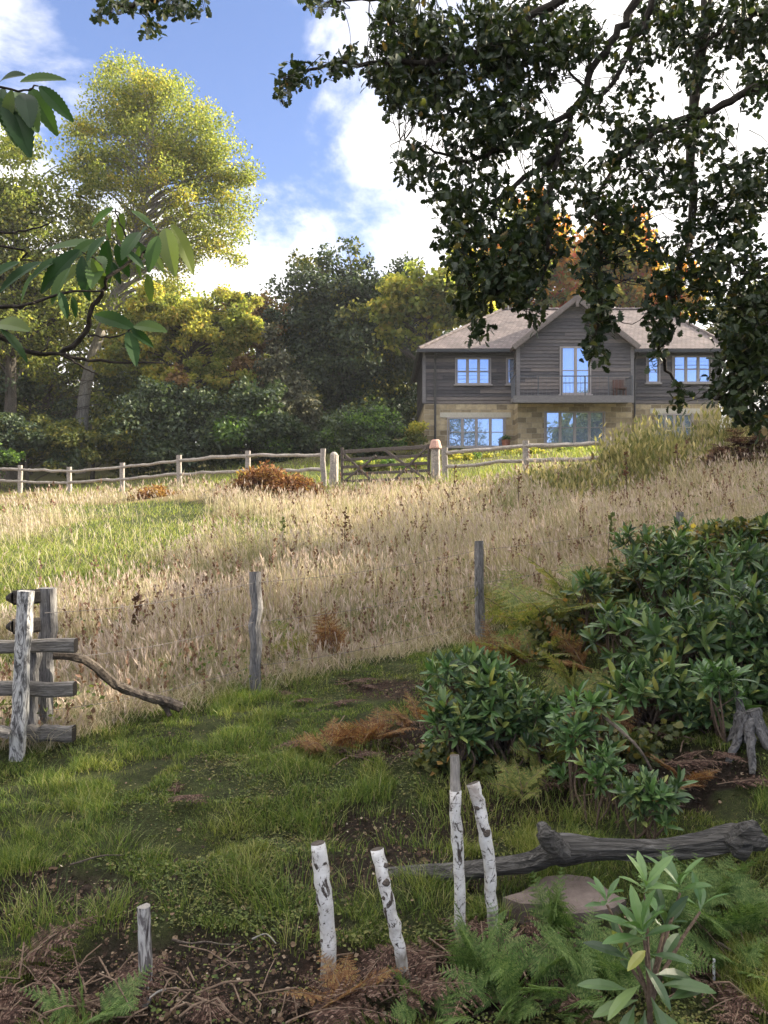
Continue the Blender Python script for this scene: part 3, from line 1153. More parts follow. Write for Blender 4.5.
# ------------------------------------------------------------------ stile and the pole propped on it
def stile():
    root = thing('stile', 'weathered grey wooden stile with slanting post and stacked rails', 'stile', (P(30, 745, 5.45)))
    mats = [M['weathered'], M['endgrain']]

    def post(b, t, w, d, Y, dY=0, name='post'):
        a, c = P(*b, Y), P(*t, Y)
        c[1] += dY
        a[2] = min(a[2], hgt(a[0], a[1])) - .15
        mb = MB()
        mb.beam(a, c, w, d, up=(0, 1, 0), rough=.008, seg=8)
        mb.build(name, mats, root)
    m2 = woodmat('flaking_pale_post', [(.36, (.05, .047, .047)), (.46, (.17, .165, .165)), (.55, (.42, .41, .4)), (.75, (.55, .54, .53))], (9, 9, 2.2), 2.6, bstr=1, dist=2.5)
    a, c = P(16.5, 752, 5.35), P(26, 591, 5.35)
    a[2] -= .15
    mb = MB()
    mb.beam(a, c, .1, .07, up=(0, 1, 0), rough=.006, seg=9)
    mb.build('slanting_post', [m2, M['endgrain']], root)
    post((43, 740), (47.5, 588), .112, .1, 5.75)
    post((30, 745), (33, 640), .085, .08, 5.6)
    post((-112, 750), (-108, 590), .12, .1, 5.7)
    mr = [M['rail'], M['endgrain']]
    for y0, y1, e, Y, hh in ((645, 645.5, 76, 5.52, .095), (688, 688.5, 75, 5.5, .1), (733, 733, 74, 5.5, .105)):
        mb = MB()
        s = -130 if y0 < 700 else 25
        mb.beam(P(s, y0, Y), P(e, y1, Y), .075, hh, rough=.006, seg=8, capmi=1)
        mb.build('rail', mr, root)
    for y0, Y in ((598, 5.55), (626.5, 5.55)):
        mb = MB()
        a, b = P(13, y0, Y), P(40, y0 - 2, 5.64)
        mb.beam(a, b, .07, .1, rough=.004, seg=3, capmi=0)
        # rounded outer end
        mb.tube([a + (-.045, 0, -.004), a + (-.02, 0, 0), a + (.002, 0, 0)], [.018, .036, .047], 8)
        mb.build('rail', [M['endgrain'], M['endgrain']], root)
    mb = MB()
    mb.beam(P(-60, 712, 5.15), P(10, 733, 5.3), .2, .05, rough=.004, seg=4, capmi=1)
    mb.build('step', mr, root)
    b = thing('propped_pole', 'bent dark dead branch propped from the stile down to the grass', 'branch', P(176, 706, 6.15))
    pts = smooth_path([P(53, 655.5, 5.66), P(76, 657, 5.72), P(92, 664, 5.8), P(112, 682, 5.9), P(128, 690, 6.0), P(150, 697, 6.05), P(168, 702, 6.1), P(181, 707, 6.15)], 4)
    mb = MB()
    mb.tube(pts, np.linspace(.03, .042, len(pts)), 9, jit=.1)
    mb.build('stem', M['branchwood'], b)
    mb = MB()
    mb.tube([P(160, 701, 6.1), P(166, 708, 6.12), P(170, 716, 6.1)], [.03, .025, .02], 7, jit=.1)
    mb.build('side_stub', M['branchwood'], b)


stile()


# ------------------------------------------------------------------ birch stakes
def birchmat():
    m, t, o = nodes('white_birch_bark')
    v = texco(t, (1, 1, 1))
    big = noise(t, v, 14, 4, .6, .5)
    base = ramp(t, [(.32, (.22, .2, .19)), (.46, (.45, .44, .43)), (.7, (.6, .6, .6))])
    t.links.new(big, base.inputs[0])
    dash = noise(t, texco(t, (9, 9, 30)), 4, 3, .6, .6)
    dm = ramp(t, [(.61, (0, 0, 0)), (.66, (1, 1, 1))])
    t.links.new(dash, dm.inputs[0])
    blot = noise(t, texco(t, (1.4, 1.4, .8)), 16, 4, .6, .8)
    bm = ramp(t, [(.57, (0, 0, 0)), (.62, (1, 1, 1))])
    t.links.new(blot, bm.inputs[0])
    tan = noise(t, texco(t, (1, 1, .5)), 7, 4, .6)
    tm = ramp(t, [(.5, (0, 0, 0)), (.75, (.6, .6, .6))])
    t.links.new(tan, tm.inputs[0])
    c = mixc(t, tm.outputs[0], base.outputs[0], (.36, .3, .25))
    c = mixc(t, math_(t, 'MULTIPLY', dm.outputs[0], .8), c, (.06, .045, .04))
    c = mixc(t, bm.outputs[0], c, (.045, .035, .03))
    speck = noise(t, texco(t, (1, 1, .7)), 75, 3, .6)
    sm = ramp(t, [(.63, (0, 0, 0)), (.68, (.85, .85, .85))])
    t.links.new(speck, sm.inputs[0])
    c = mixc(t, sm.outputs[0], c, (.1, .085, .075))
    # soil splashed and green algae on the lowest hand's breadth
    tz = t.nodes.new('ShaderNodeTexCoord')
    sz = t.nodes.new('ShaderNodeSeparateXYZ')
    t.links.new(tz.outputs['Object'], sz.inputs[0])
    mud = t.nodes.new('ShaderNodeMapRange')
    t.links.new(math_(t, 'ADD', sz.outputs[2], math_(t, 'MULTIPLY', big, .22)), mud.inputs[0])
    mud.inputs[1].default_value, mud.inputs[2].default_value = .1, .26
    mud.inputs[3].default_value, mud.inputs[4].default_value = .85, 0
    c = mixc(t, mud.outputs[0], c, (.1, .085, .055))
    bsdf(t, o, c, .6, .3, math_(t, 'SUBTRACT', big, math_(t, 'MULTIPLY', blot, .5)), .5, .006)
    return m


M['birch'] = birchmat()
M['cutwood'] = woodmat('dark_cut_end', [(.3, (.03, .025, .022)), (.7, (.12, .1, .085))], (12, 12, 12), 5)
M['peeled'] = woodmat('grey_peeled_wood', [(.3, (.13, .12, .11)), (.6, (.28, .26, .24)), (.8, (.4, .38, .36))], (20, 20, 2.4), 4)


def stake(label, pts, Y, r0, r1, knots=(), top=None):
    p = [P(x, y, Y + dy) for x, y, dy in pts]
    g = hgt(p[0][0], p[0][1])
    p[0][2] = min(p[0][2], g)
    root = thing('birch_stake', label, 'stake', (p[0][0], p[0][1], g), 'birch stakes standing in the soil')
    path = smooth_path([p[0] + (0, 0, -.2)] + p, 5)
    n = len(path)
    rad = np.linspace(r0, r1, n) * .84 * (1 + rng.normal(0, .035, n))
    path[1:-1, :2] += rng.normal(0, .0022, (n - 2, 2))
    mb = MB()
    if top:
        k = n - top
        mb.tube(path[:k + 1], rad[:k + 1], 14, jit=.035)
        mb.build('bark', [M['birch']], root, smooth=True)
        mb = MB()
        mb.tube(path[k:], rad[k:] * .88, 12, jit=.03, capmi=1)
        mb.build('peeled_top', [M['peeled'], M['cutwood']], root)
    else:
        mb.tube(path, rad, 14, jit=.035, capmi=1)
        mb.build('bark', [M['birch'], M['cutwood']], root, smooth=True)
    for f, ang, s in knots:
        k = int(f * (n - 1))
        q = path[k]
        d = np.array([math.sin(ang), -math.cos(ang), .25])
        mb = MB()
        mb.tube([q + d * rad[k] * .7, q + d * rad[k] * 1.08, q + d * rad[k] * 1.25], [s, s * .85, s * .45], 8, jit=.15)
        mb.build('knot', M['cutwood'], root)


stake('short thick white birch stake with split dark top, left of the four', [(329, 982, 0), (327.5, 930, 0), (324, 890, 0), (318, 843, .02)], 2.95, .035, .036, [(.45, -.9, .008), (.62, -1.1, .009)])
stake('leaning white birch stake with a brown knot near its top', [(405, 981, 0), (394, 925, 0), (386, 890, 0), (377, 849, .04)], 2.96, .026, .031, [(.82, .5, .016), (.7, -.8, .009), (.93, .8, .012)])
stake('tallest slim white birch stake with a grey peeled top section', [(460, 938, 0), (459.5, 880, 0), (456, 815, 0), (454.5, 755, .02)], 3.22, .0285, .029, [(.3, -.6, .006)], top=4)
stake('curved white birch stake with black patches, beside the tallest one', [(494, 944, 0), (491.5, 900, .0), (489, 860, 0), (481, 815, .02), (473, 783, .05)], 3.25, .026, .034, [(.72, .2, .016), (.86, -.5, .012)])

# loose dark bark on the split stake top
p = P(318, 845, 2.92)
w = thing('weathered_stake', 'short grey weathered stake standing among dead bracken', 'stake', P(144, 1000, 2.85))
a, b = P(145, 1000, 2.83), P(144.5, 906, 2.85)
a[2] -= .15
mb = MB()
pts = np.linspace(a, b, 8)
mb.tube(pts, np.linspace(.026, .023, 8), 10, jit=.1, capmi=1)
M['grey_stake'] = woodmat('flaking_grey_stake', [(.36, (.035, .03, .03)), (.47, (.13, .12, .12)), (.56, (.36, .35, .34)), (.75, (.5, .49, .48))], (10, 10, 2), 2.6, bstr=1, dist=2)
mb.build('stem', [M['grey_stake'], M['peeled']], w)


# ------------------------------------------------------------------ log, slab, stump, sticks, pegs
def fallen_log():
    root = thing('fallen_log', 'long weathered grey log lying across the slope behind the birch stakes', 'log', P(600, 860, 3.75))
    m = woodmat('weathered_log', [(.3, (.018, .017, .015)), (.45, (.055, .052, .048)), (.6, (.11, .104, .098)), (.78, (.23, .22, .205))], (1.1, 9, 13), 2.6, bstr=1, bdist=.03, dist=2.2)
    pts = smooth_path([P(386, 874, 3.78), P(430, 872, 3.72), P(480, 869, 3.66), P(530, 862, 3.62), P(556, 851, 3.6), P(600, 849, 3.6), P(650, 850, 3.62), P(700, 846, 3.66), P(735, 838, 3.7), P(762, 841, 3.74)], 6)
    n = len(pts)
    s = np.linspace(0, 1, n)
    r = np.interp(s, [0, .12, .3, .4, .46, .55, .75, .9, 1], [.028, .038, .044, .05, .064, .047, .048, .058, .04])
    mb = MB()
    sides = 20
    n0 = mb.n
    mb.tube(pts, r, sides, jit=.0, capmi=1)
    V = mb.V[0].reshape(n, sides, 3)
    ang = np.arange(sides)
    for k in range(n):
        g = 1 + .34 * (vnoise(ang * .9 + 3, np.full(sides, k * .18), 1, 5) - .5) + .3 * (vnoise(ang * 2.1, np.full(sides, k * .12), 1, 9) - .5) + rng.normal(0, .012, sides)
        V[k] = pts[k] + (V[k] - pts[k]) * g[:, None]
    mb.V[0] = V.reshape(-1, 3)
    mb.build('trunk', [m, M['endgrain']], root)
    mb = MB()
    mb.tube(smooth_path([P(560, 852, 3.55), P(548, 838, 3.5), P(544, 829, 3.52), P(541, 824, 3.55)], 3), np.linspace(.055, .018, 10), 10, jit=.16)
    mb.build('branch_stub', m, root)
    mb = MB()
    mb.tube(smooth_path([P(735, 845, 3.66), P(748, 832, 3.6), P(757, 826, 3.6)], 3), np.linspace(.07, .035, 7), 9, jit=.15)
    mb.build('root_stub', m, root)


fallen_log()


def lumpy(mb, c, r, seed=0, nu=18, nv=12, amp=.25, flat=1.0, mi=0):
    u = np.linspace(0, 2 * np.pi, nu, endpoint=False)
    v = np.linspace(0, np.pi, nv)
    Vv, Uu = np.meshgrid(v, u, indexing='ij')
    d = np.stack([np.sin(Vv) * np.cos(Uu), np.sin(Vv) * np.sin(Uu), np.cos(Vv)], -1)
    k = 1 + amp * (vnoise(d[..., 0] * 2 + 5, d[..., 1] * 2 + d[..., 2] * 2, 1, seed) - .5) * 2 + amp * .6 * (vnoise(d[..., 0] * 5, d[..., 1] * 5 + d[..., 2] * 5, 1, seed + 3) - .5) * 2
    V = np.asarray(c) + d * k[..., None] * np.asarray(r)
    i = np.arange(nu)
    f = np.concatenate([np.stack([a * nu + i, (a + 1) * nu + i, (a + 1) * nu + (i + 1) % nu, a * nu + (i + 1) % nu], 1) for a in range(nv - 1)])
    mb.add(V.reshape(-1, 3), f, mi)


def slab_stone():
    m, t, o = nodes('pinkish_sandstone')
    f = noise(t, texco(t), 9, 6, .7)
    r = ramp(t, [(.3, (.08, .062, .055)), (.6, (.14, .112, .1)), (.8, (.2, .17, .155))])
    t.links.new(f, r.inputs[0])
    bsdf(t, o, r.outputs[0], .9, .2, f, .7, .02)
    c = G(566, 903)
    mb = MB()
    V, top = [], []
    outl = [(500, 908), (520, 898), (545, 887), (566, 881), (590, 886), (612, 899), (628, 911), (615, 918), (590, 921), (566, 922), (540, 917), (518, 913)]
    q = np.array([G(*p) for p in outl])
    cz = q.mean(0)
    up = np.array([0, -.1, 1])
    n = len(q)
    h = rng.uniform(.03, .06, n)
    tp = np.array([q[i] * .96 + cz * .04 + up * h[i] for i in range(n)])
    bt = q - np.array([0, 0, .08])
    md = tp * .9 + cz * .1 + np.array([0, 0, .012])
    mb.add(np.r_[bt, tp, md, [cz + (0, 0, .07)]], [np.array([(i, (i + 1) % n, n + (i + 1) % n, n + i) for i in range(n)] + [(n + i, n + (i + 1) % n, 2 * n + (i + 1) % n, 2 * n + i) for i in range(n)]),
                                                   np.array([(2 * n + i, 2 * n + (i + 1) % n, 3 * n) for i in range(n)])])
    tag(mb.build('stone_slab', m, loc=c), 'flat pinkish grey stone slab lying in front of the log', 'stone')


slab_stone()


def stump():
    c = P(748, 745, 4.75)
    root = thing('tree_stump', 'pale grey rotten stump with gnarled roots beneath the rhododendron', 'stump', c)
    m = woodmat('rotten_stump', [(.3, (.02, .018, .018)), (.5, (.12, .115, .115)), (.7, (.2, .195, .19)), (.85, (.3, .29, .28))], (6, 6, 2), 4, bstr=1, bdist=.03, dist=2)
    b = P(748, 770, 4.75)
    mb = MB()
    mb.tube(smooth_path([b + (0, 0, -.2), b + (0, 0, .05), P(745, 735, 4.78), P(741, 710, 4.85), P(736, 690, 4.9)], 4), np.interp(np.linspace(0, 1, 17), [0, .3, .6, 1], [.065, .052, .034, .016]), 14, jit=.14)
    mb.build('stem', m, root)
    # flared buttress roots that sink straight into the bank
    for k, (ang, ln) in enumerate(((-2.6, .2), (-1.9, .24), (-1.1, .2), (-.3, .18), (2.6, .16))):
        d = np.array([math.cos(ang), math.sin(ang), 0])
        e = c + d * ln
        e[2] = hgt(e[0], e[1]) - .04
        mid = c + d * ln * .45
        mid[2] = hgt(mid[0], mid[1]) + .07
        mb = MB()
        mb.tube(smooth_path([np.array([c[0], c[1], mid[2] + .12]) + d * .03, mid, e], 5), np.linspace(.042, .016, 11), 9, jit=.18)
        mb.build('root', m, root)


stump()


def stick(label, pts, r, mat='branchwood', cat='stick', group='loose sticks lying on the ground'):
    p = smooth_path(pts, 5)
    o = MB()
    o.tube(p, np.linspace(r, r * .55, len(p)), 7, jit=.1)
    tag(o.build('dead_stick', M[mat], loc=p[0]), label, cat, group)


def gs(px, py, dz=.015):
    q = G(px, py)
    q[2] += dz
    return q


stick('thick dark stick lying on soil at the foot of the leaning birch stake', [gs(358, 977, .02), gs(395, 983, .03), gs(440, 991, .02)], .016)
stick('thin pale stick lying on dark soil behind the grey stake', [gs(172, 943), gs(190, 947, .015), gs(205, 944, .01), gs(222, 949, .02), gs(240, 948)], .0045)
stick('thin forked dead branch slanting down below the big rhododendron', [P(603, 716, 4.6), P(622, 732, 4.4), P(640, 750, 4.3), P(655, 776, 4.25)], .012)
stick('bent pale twig among dead bracken right of the grey stake', [gs(176, 992), gs(160, 1002, .04), gs(150, 1012, .05)], .005, 'peeled')
stick('long thin stick lying right of the foreground rhododendron', [gs(718, 950, .03), gs(742, 970, .05), gs(775, 990, .03)], .007)
stick('short crooked twig on dark soil in front of the tussock', [gs(252, 944, .02), gs(266, 941, .03), gs(276, 946, .01)], .004, 'peeled')
stick('thin pale twig lying on the bare soil at left', [gs(70, 868), gs(100, 862, .03), gs(122, 858)], .005)

mp_ = woodmat('white_peg', [(.3, (.5, .5, .5)), (.7, (.68, .68, .68))], (9, 9, 9), 3, rough=.5)
for px, pa, pb, lab in ((687, 955, 976, 'short white marker peg close behind the foreground rhododendron'), (714, 959, 978, 'white marker peg standing further right in the undergrowth')):
    g = G(px, pb + 4)
    mb = MB()
    mb.tube([g + (0, 0, -.15), g, P(px, pa, g[1])], .0055, 8)
    tag(mb.build('marker_peg', mp_, loc=g), lab, 'peg', 'white marker pegs')

# ------------------------------------------------------------------ grass
M['turf'] = leafmat('turf_blades', [(0, (.04, .07, .016)), (.35, (.09, .14, .026)), (.7, (.15, .2, .042)), (.92, (.23, .245, .07)), (1, (.34, .3, .16))], .35, .5, .3, tcol=(1.3, 1.35, .8), patch=[(0, (.07, .095, .02)), (.5, (.17, .2, .04)), (.85, (.25, .26, .075)), (1, (.36, .31, .17))], pscale=1.3, pth=(.5, .62))
M['straw'] = leafmat('straw_blades', [(0, (.15, .16, .07)), (.18, (.28, .26, .15)), (.55, (.43, .38, .26)), (.85, (.56, .5, .38)), (1, (.16, .19, .07))], .4, .6, .2, tcol=(1.25, 1.15, .9), patch=[(0, (.09, .13, .04)), (.5, (.2, .22, .1)), (1, (.36, .32, .2))], pscale=.55, pth=(.55, .68))
M['seed'] = leafmat('grass_seed_heads', [(0, (.32, .26, .215)), (.5, (.45, .375, .32)), (1, (.56, .48, .42))], .35, .7, .1, tcol=(1.2, 1.1, .9))


def make_turf():
    mb = MB()
    n = 500000
    Y = 2.3 + (12.0 - 2.3) * rng.random(n) ** 1.35
    X = (rng.random(n) * 2 - 1) * (Y * .56 + .25)
    Z = height(X, Y)
    st, so_, li, gr = cover(X, Y, Z)
    tuft = fbm(X, Y, .22, 51, 3)
    clump = fbm(X, Y, .9, 61)
    b = beyond(X, Y)
    dens = (1 - so_ * .96) * (1 - li * .8) * np.clip((tuft - .36) * 5, .05, 1) * np.where(b > .25, sst(.1, .7, gr) * .6, 1)
    k = rng.random(n) < dens
    X, Y, Z, tuft, clump = X[k], Y[k], Z[k], tuft[k], clump[k]
    m = len(X)
    h = (.014 + .038 * rng.random(m)) * (.55 + 1.3 * sst(.42, .68, clump)) * (.6 + sst(.4, .7, tuft))
    w = np.maximum(.0026, Y * .00095) * rng.uniform(.7, 1.3, m)
    a = rng.random(m) * 2 * np.pi
    le = rng.uniform(.15, .9, m)
    mb.blades(np.stack([X, Y, Z - .005], -1), h, w, np.stack([np.cos(a) * le, np.sin(a) * le - .1], -1), seg=2)
    # longer tussocks
    cs = [(286, 905, .19, 150), (285, 912, .16, 90), (40, 925, .15, 160), (10, 935, .15, 140), (80, 925, .13, 110), (110, 918, .12, 90), (290, 945, .12, 70), (320, 850, .12, 80), (250, 870, .1, 70),
          (420, 912, .11, 110), (440, 905, .1, 100), (380, 905, .09, 90), (180, 905, .1, 80), (30, 855, .11, 110), (15, 862, .1, 90), (345, 800, .14, 90), (500, 915, .1, 90),
          (470, 820, .15, 110), (600, 830, .16, 110), (560, 885, .12, 120), (690, 870, .12, 160), (640, 880, .12, 120), (740, 885, .12, 130), (250, 700, .22, 110), (90, 715, .14, 80), (300, 690, .2, 90), (120, 725, .15, 60),
          (540, 800, .12, 80), (400, 720, .15, 80), (430, 880, .1, 90), (600, 975, .12, 80), (210, 835, .1, 80), (150, 860, .09, 70), (25, 800, .1, 80), (440, 790, .14, 90), (500, 790, .14, 90)]
    for k in range(60):
        px, py = rng.uniform(0, 640), rng.uniform(740, 930)
        cs.append((px, py, rng.uniform(.07, .12), 60))
    for px, py, hh, nn in cs:
        c = G(px, py)
        q = rng.normal(0, 1, (nn, 2)) * hh * .5
        x, y = c[0] + q[:, 0] * 1.4, c[1] + q[:, 1]
        a = np.arctan2(q[:, 1], q[:, 0]) + rng.normal(0, .5, nn)
        le = rng.uniform(.2, 1.1, nn)
        mb.blades(np.stack([x, y, height(x, y) - .01], -1), hh * rng.uniform(.5, 1.15, nn), np.full(nn, .0035), np.stack([np.cos(a) * le, np.sin(a) * le], -1), seg=4)
    # moss and small round leaved weeds pressed close to the ground
    n = 150000
    Y = 2.3 + 6.0 * rng.random(n) ** 1.2
    X = (rng.random(n) * 2 - 1) * (Y * .56 + .2)
    Z = height(X, Y)
    st, so_, li, gr = cover(X, Y, Z)
    k = (rng.random(n) < (1 - so_ * .9) * (1 - li * .8) * sst(.35, .6, fbm(X, Y, .5, 57))) & (beyond(X, Y) < .3)
    q = np.stack([X, Y, Z + .004], -1)[k]
    c_ = len(q)
    mb.leaves(BROAD, q + rng.random((c_, 3)) * (0, 0, .012), unit(c_) * (1, 1, .3), rng.normal(0, .4, (c_, 3)) + (0, 0, 1), rng.uniform(.006, .014, c_) + .012 * rng.random(c_) ** 4, mi=1)
    moss = leafmat('moss_and_small_weeds', [(0, (.035, .055, .014)), (.5, (.075, .1, .025)), (.85, (.13, .15, .04)), (1, (.15, .1, .05))], .2, .6, .2, patch=[(0, (.06, .045, .02)), (.6, (.1, .1, .03)), (1, (.16, .15, .05))], pscale=2.2, pth=(.48, .62))
    o = mb.build('short_grass', [M['turf'], moss])
    tag(o, 'short green grass growing in tufts over the near slope', 'grass', kind='stuff')


def make_meadow():
    mb = MB()
    n = 200000
    # even in the picture rather than on the ground, so that far grass stays affordable
    Y = 1 / (1 / 5.4 + (1 / 27.0 - 1 / 5.4) * rng.random(n) ** .95)
    X = (rng.random(n) * 2 - 1) * (Y * .58 + .6)
    b = beyond(X, Y)
    k = (b > .0) & (Y < 22.6 - .6 * X + fbm(X, Y, 2, 95) - .5) & (Y > 5)
    X, Y, b = X[k], Y[k], b[k]
    Z = height(X, Y)
    st, so_, li, gr = cover(X, Y, Z)
    cl = fbm(X, Y, 1.6, 71)
    k = rng.random(len(X)) < (1 - gr * .98) * (.3 + .7 * sst(.3, .55, cl)) * (.25 + .75 * sst(-.1, 1.6, b + (fbm(X, Y, .7, 77) - .5) * 1.4))
    X, Y, Z, b, cl = X[k], Y[k], Z[k], b[k], cl[k]
    m = len(X)
    h = (.13 + .38 * rng.random(m) ** 1.3) * (.42 + 1.0 * sst(.32, .68, cl)) * (.75 + .5 * vnoise(X, Y, .5, 83)) * (.3 + .7 * sst(.0, 2.0, b)) * (1 - .25 * sst(16, 24, Y))
    w = np.maximum(.0028, Y * .00062) * rng.uniform(.7, 1.3, m)
    a = rng.normal(2.6, .9, m) + (fbm(X, Y, 2.2, 87) - .5) * 5
    le = rng.uniform(.05, .55, m) ** 1.2
    tips = mb.blades(np.stack([X, Y, Z - .02], -1), h, w, np.stack([np.cos(a) * le, np.sin(a) * le * .6], -1), seg=3, tip=.35)
    sdn = rng.random(m) < .33
    tp = tips[sdn]
    q = len(tp)
    ax = np.stack([np.cos(a[sdn]) * le[sdn], rng.normal(0, .2, q), np.full(q, .9)], -1) + rng.normal(0, .12, (q, 3))
    for s in (0, 1):
        mb.leaves((DIAMOND[0] * np.array([.2, 1, .5]), DIAMOND[1]), tp - ax * .02, ax + rng.normal(0, .18, (q, 3)), unit(q), rng.uniform(.06, .13, q) * np.maximum(1, Y[sdn] / 14), mi=1)
    # scattered taller stems with dull red-brown heads, and loose green weeds low among them
    k = (rng.random(m) < .022) & (cl > .38)
    q = np.stack([X, Y, Z], -1)[k]
    c_ = len(q)
    st_h = h[k] * 1.1 + rng.uniform(.05, .25, c_)
    tp = mb.blades(q, st_h, np.maximum(.003, q[:, 1] * .0005), rng.normal(0, .18, (c_, 2)), mi=2, seg=3, tip=.6)
    for s in range(5):
        mb.leaves(DIAMOND, tp - (0, 0, .03 * s), rng.normal(0, .5, (c_, 3)) + (0, 0, 1), unit(c_), rng.uniform(.03, .06, c_) * np.maximum(1, q[:, 1] / 12), mi=2)
    k = rng.random(m) < .05 * sst(.5, .62, fbm(X, Y, 1.1, 89))
    q = np.stack([X, Y, Z], -1)[k]
    c_ = len(q)
    for s in range(4):
        mb.leaves(DIAMOND, q + rng.normal(0, .04, (c_, 3)) + (0, 0, .06 + .07 * s), unit(c_) + (0, 0, .5), unit(c_) + (0, 0, .8), rng.uniform(.025, .055, c_), mi=3)
    # low bent undergrowth thatch
    n2 = 60000
    Y = 1 / (1 / 5.4 + (1 / 20.0 - 1 / 5.4) * rng.random(n2))
    X = (rng.random(n2) * 2 - 1) * (Y * .58 + .6)
    b = beyond(X, Y)
    k = b > -.1
    X, Y = X[k], Y[k]
    Z = height(X, Y)
    gr = cover(X, Y, Z)[3]
    k = rng.random(len(X)) < (1 - .85 * gr)
    X, Y, Z = X[k], Y[k], Z[k]
    m = len(X)
    a = rng.random(m) * 6.28
    le = rng.uniform(.8, 1.6, m)
    mb.blades(np.stack([X, Y, Z], -1), rng.uniform(.12, .3, m), np.maximum(.004, Y * .0007), np.stack([np.cos(a) * le, np.sin(a) * le], -1), seg=2)
    dk = leafmat('red_brown_seed_stalks', [(0, (.1, .06, .045)), (1, (.2, .125, .09))], .2, .8, .1)
    gw = leafmat('low_green_weeds', [(0, (.06, .09, .03)), (1, (.15, .18, .06))], .3, .6, .2)
    o = mb.build('meadow_grass', [M['straw'], M['seed'], dk, gw])
    tag(o, 'tall dry straw coloured meadow grass with seed heads on the hillside', 'grass', kind='stuff')
    # green strip of shorter grass and the sward along the rail fence and behind the gate
    mb = MB()
    n = 130000
    Y = 1 / (1 / 6.2 + (1 / 37.0 - 1 / 6.2) * rng.random(n) ** .9)
    X = (rng.random(n) * 2 - 1) * (Y * .6 + .6)
    Z = height(X, Y)
    gr = cover(X, Y, Z)[3]
    past = Y - (23 - .6 * X)
    k = (beyond(X, Y) > .1) & ((rng.random(n) < gr) | ((past > -1.8) & (rng.random(n) < .9))) & ~((Y > 33.0) & (X > 1.5))
    X, Y, Z, past, gr = X[k], Y[k], Z[k], past[k], gr[k]
    m = len(X)
    a = rng.random(m) * 6.28
    le = rng.uniform(.2, .9, m)
    hh = np.where(past > -1.8, rng.uniform(.05, .2, m) * (1 + 1.3 * sst(.5, .7, fbm(X, Y, 1.5, 97))), rng.uniform(.06, .16, m))
    mb.blades(np.stack([X, Y, Z - .02], -1), hh, np.maximum(.004, Y * .00085), np.stack([np.cos(a) * le, np.sin(a) * le], -1), seg=2)
    mg = leafmat('sunny_green_grass', [(0, (.1, .14, .025)), (.5, (.19, .24, .04)), (.85, (.3, .31, .08)), (1, (.42, .37, .17))], .4, .5, .3, tcol=(1.35, 1.35, .8))
    tag(mb.build('lawn_grass', mg), 'shorter yellow green grass on the upper slope', 'grass', kind='stuff')
    # high grass and scrub on the bank below the right end of the house
    mb = MB()
    n = 26000
    X = rng.uniform(3.6, 12, n)
    Y = 18.2 + rng.normal(0, 1.0, n) - .12 * (X - 6)
    Z = height(X, Y)
    top = np.interp(X, [3.6, 5.0, 6.2, 7.5, 9, 12], [.25, .75, 1.0, 1.15, 1.25, 1.2]) * np.exp(-((Y - 18.2 + .12 * (X - 6)) / 1.7) ** 2)
    h = top * rng.uniform(.45, 1.1, n) * (.45 + 1.1 * sst(.35, .65, fbm(X, Y, .9, 91)))
    a = rng.normal(2.8, 1, n)
    le = rng.uniform(.05, .6, n)
    tips = mb.blades(np.stack([X, Y, Z - .02], -1), h, np.full(n, .016) * rng.uniform(.6, 1.3, n), np.stack([np.cos(a) * le, np.sin(a) * le], -1), seg=3)
    k = rng.random(n) < .35
    mb.leaves((DIAMOND[0] * np.array([.5, 1, .5]), DIAMOND[1]), tips[k], rng.normal(0, .3, (k.sum(), 3)) + (0, 0, 1), unit(k.sum()), rng.uniform(.12, .22, k.sum()), mi=0)
    mt = leafmat('tall_yellow_grass', [(0, (.08, .1, .035)), (.4, (.19, .19, .08)), (.8, (.33, .29, .14)), (1, (.46, .39, .23))], .45, .55, .2, tcol=(1.3, 1.25, .8))
    tag(mb.build('tall_grass', mt), 'tall yellow grass and scrub on the bank below the house', 'grass', kind='stuff')


make_turf()
make_meadow()

# ------------------------------------------------------------------ litter: dead bracken, fallen leaves
M['deadfrond'] = leafmat('dead_bracken', [(0, (.024, .015, .012)), (.4, (.052, .03, .024)), (.75, (.098, .058, .045)), (1, (.2, .14, .11))], .25, .8, .1, tcol=(1.3, 1, .8))
M['deadstem'] = woodmat('bracken_stalk', [(.3, (.08, .05, .035)), (.7, (.2, .145, .105))], (9, 9, 9), 3)
M['rustfrond'] = leafmat('rusty_bracken', [(0, (.085, .042, .024)), (.45, (.16, .083, .042)), (.8, (.24, .145, .066)), (1, (.26, .22, .09))], .35, .8, .1, tcol=(1.4, 1.1, .7))
M['greenfrond'] = leafmat('green_bracken', [(0, (.04, .08, .02)), (.5, (.08, .135, .038)), (1, (.16, .21, .07))], .35, .6, .2, tcol=(1.3, 1.4, .8))
M['yellowfrond'] = leafmat('yellowing_bracken', [(0, (.08, .11, .03)), (.5, (.15, .18, .05)), (.85, (.24, .24, .075)), (1, (.26, .17, .07))], .4, .6, .2, tcol=(1.4, 1.3, .7))
M['litterleaf'] = leafmat('fallen_leaves', [(0, (.02, .014, .011)), (.5, (.055, .036, .026)), (.8, (.12, .078, .052)), (.97, (.22, .16, .11)), (1, (.4, .34, .27))], .15, .8, .15)


def pxpoints(lst):
    """random picture positions from (cx, cy, rx, ry, n), carried to the ground"""
    out = []
    for cx, cy, rx, ry, n in lst:
        for _ in range(n):
            a, r = rng.random() * 6.28, rng.random() ** .5
            q = G(cx + rx * r * math.cos(a), min(1090, cy + ry * r * math.sin(a)))
            out.append(q)
    return out


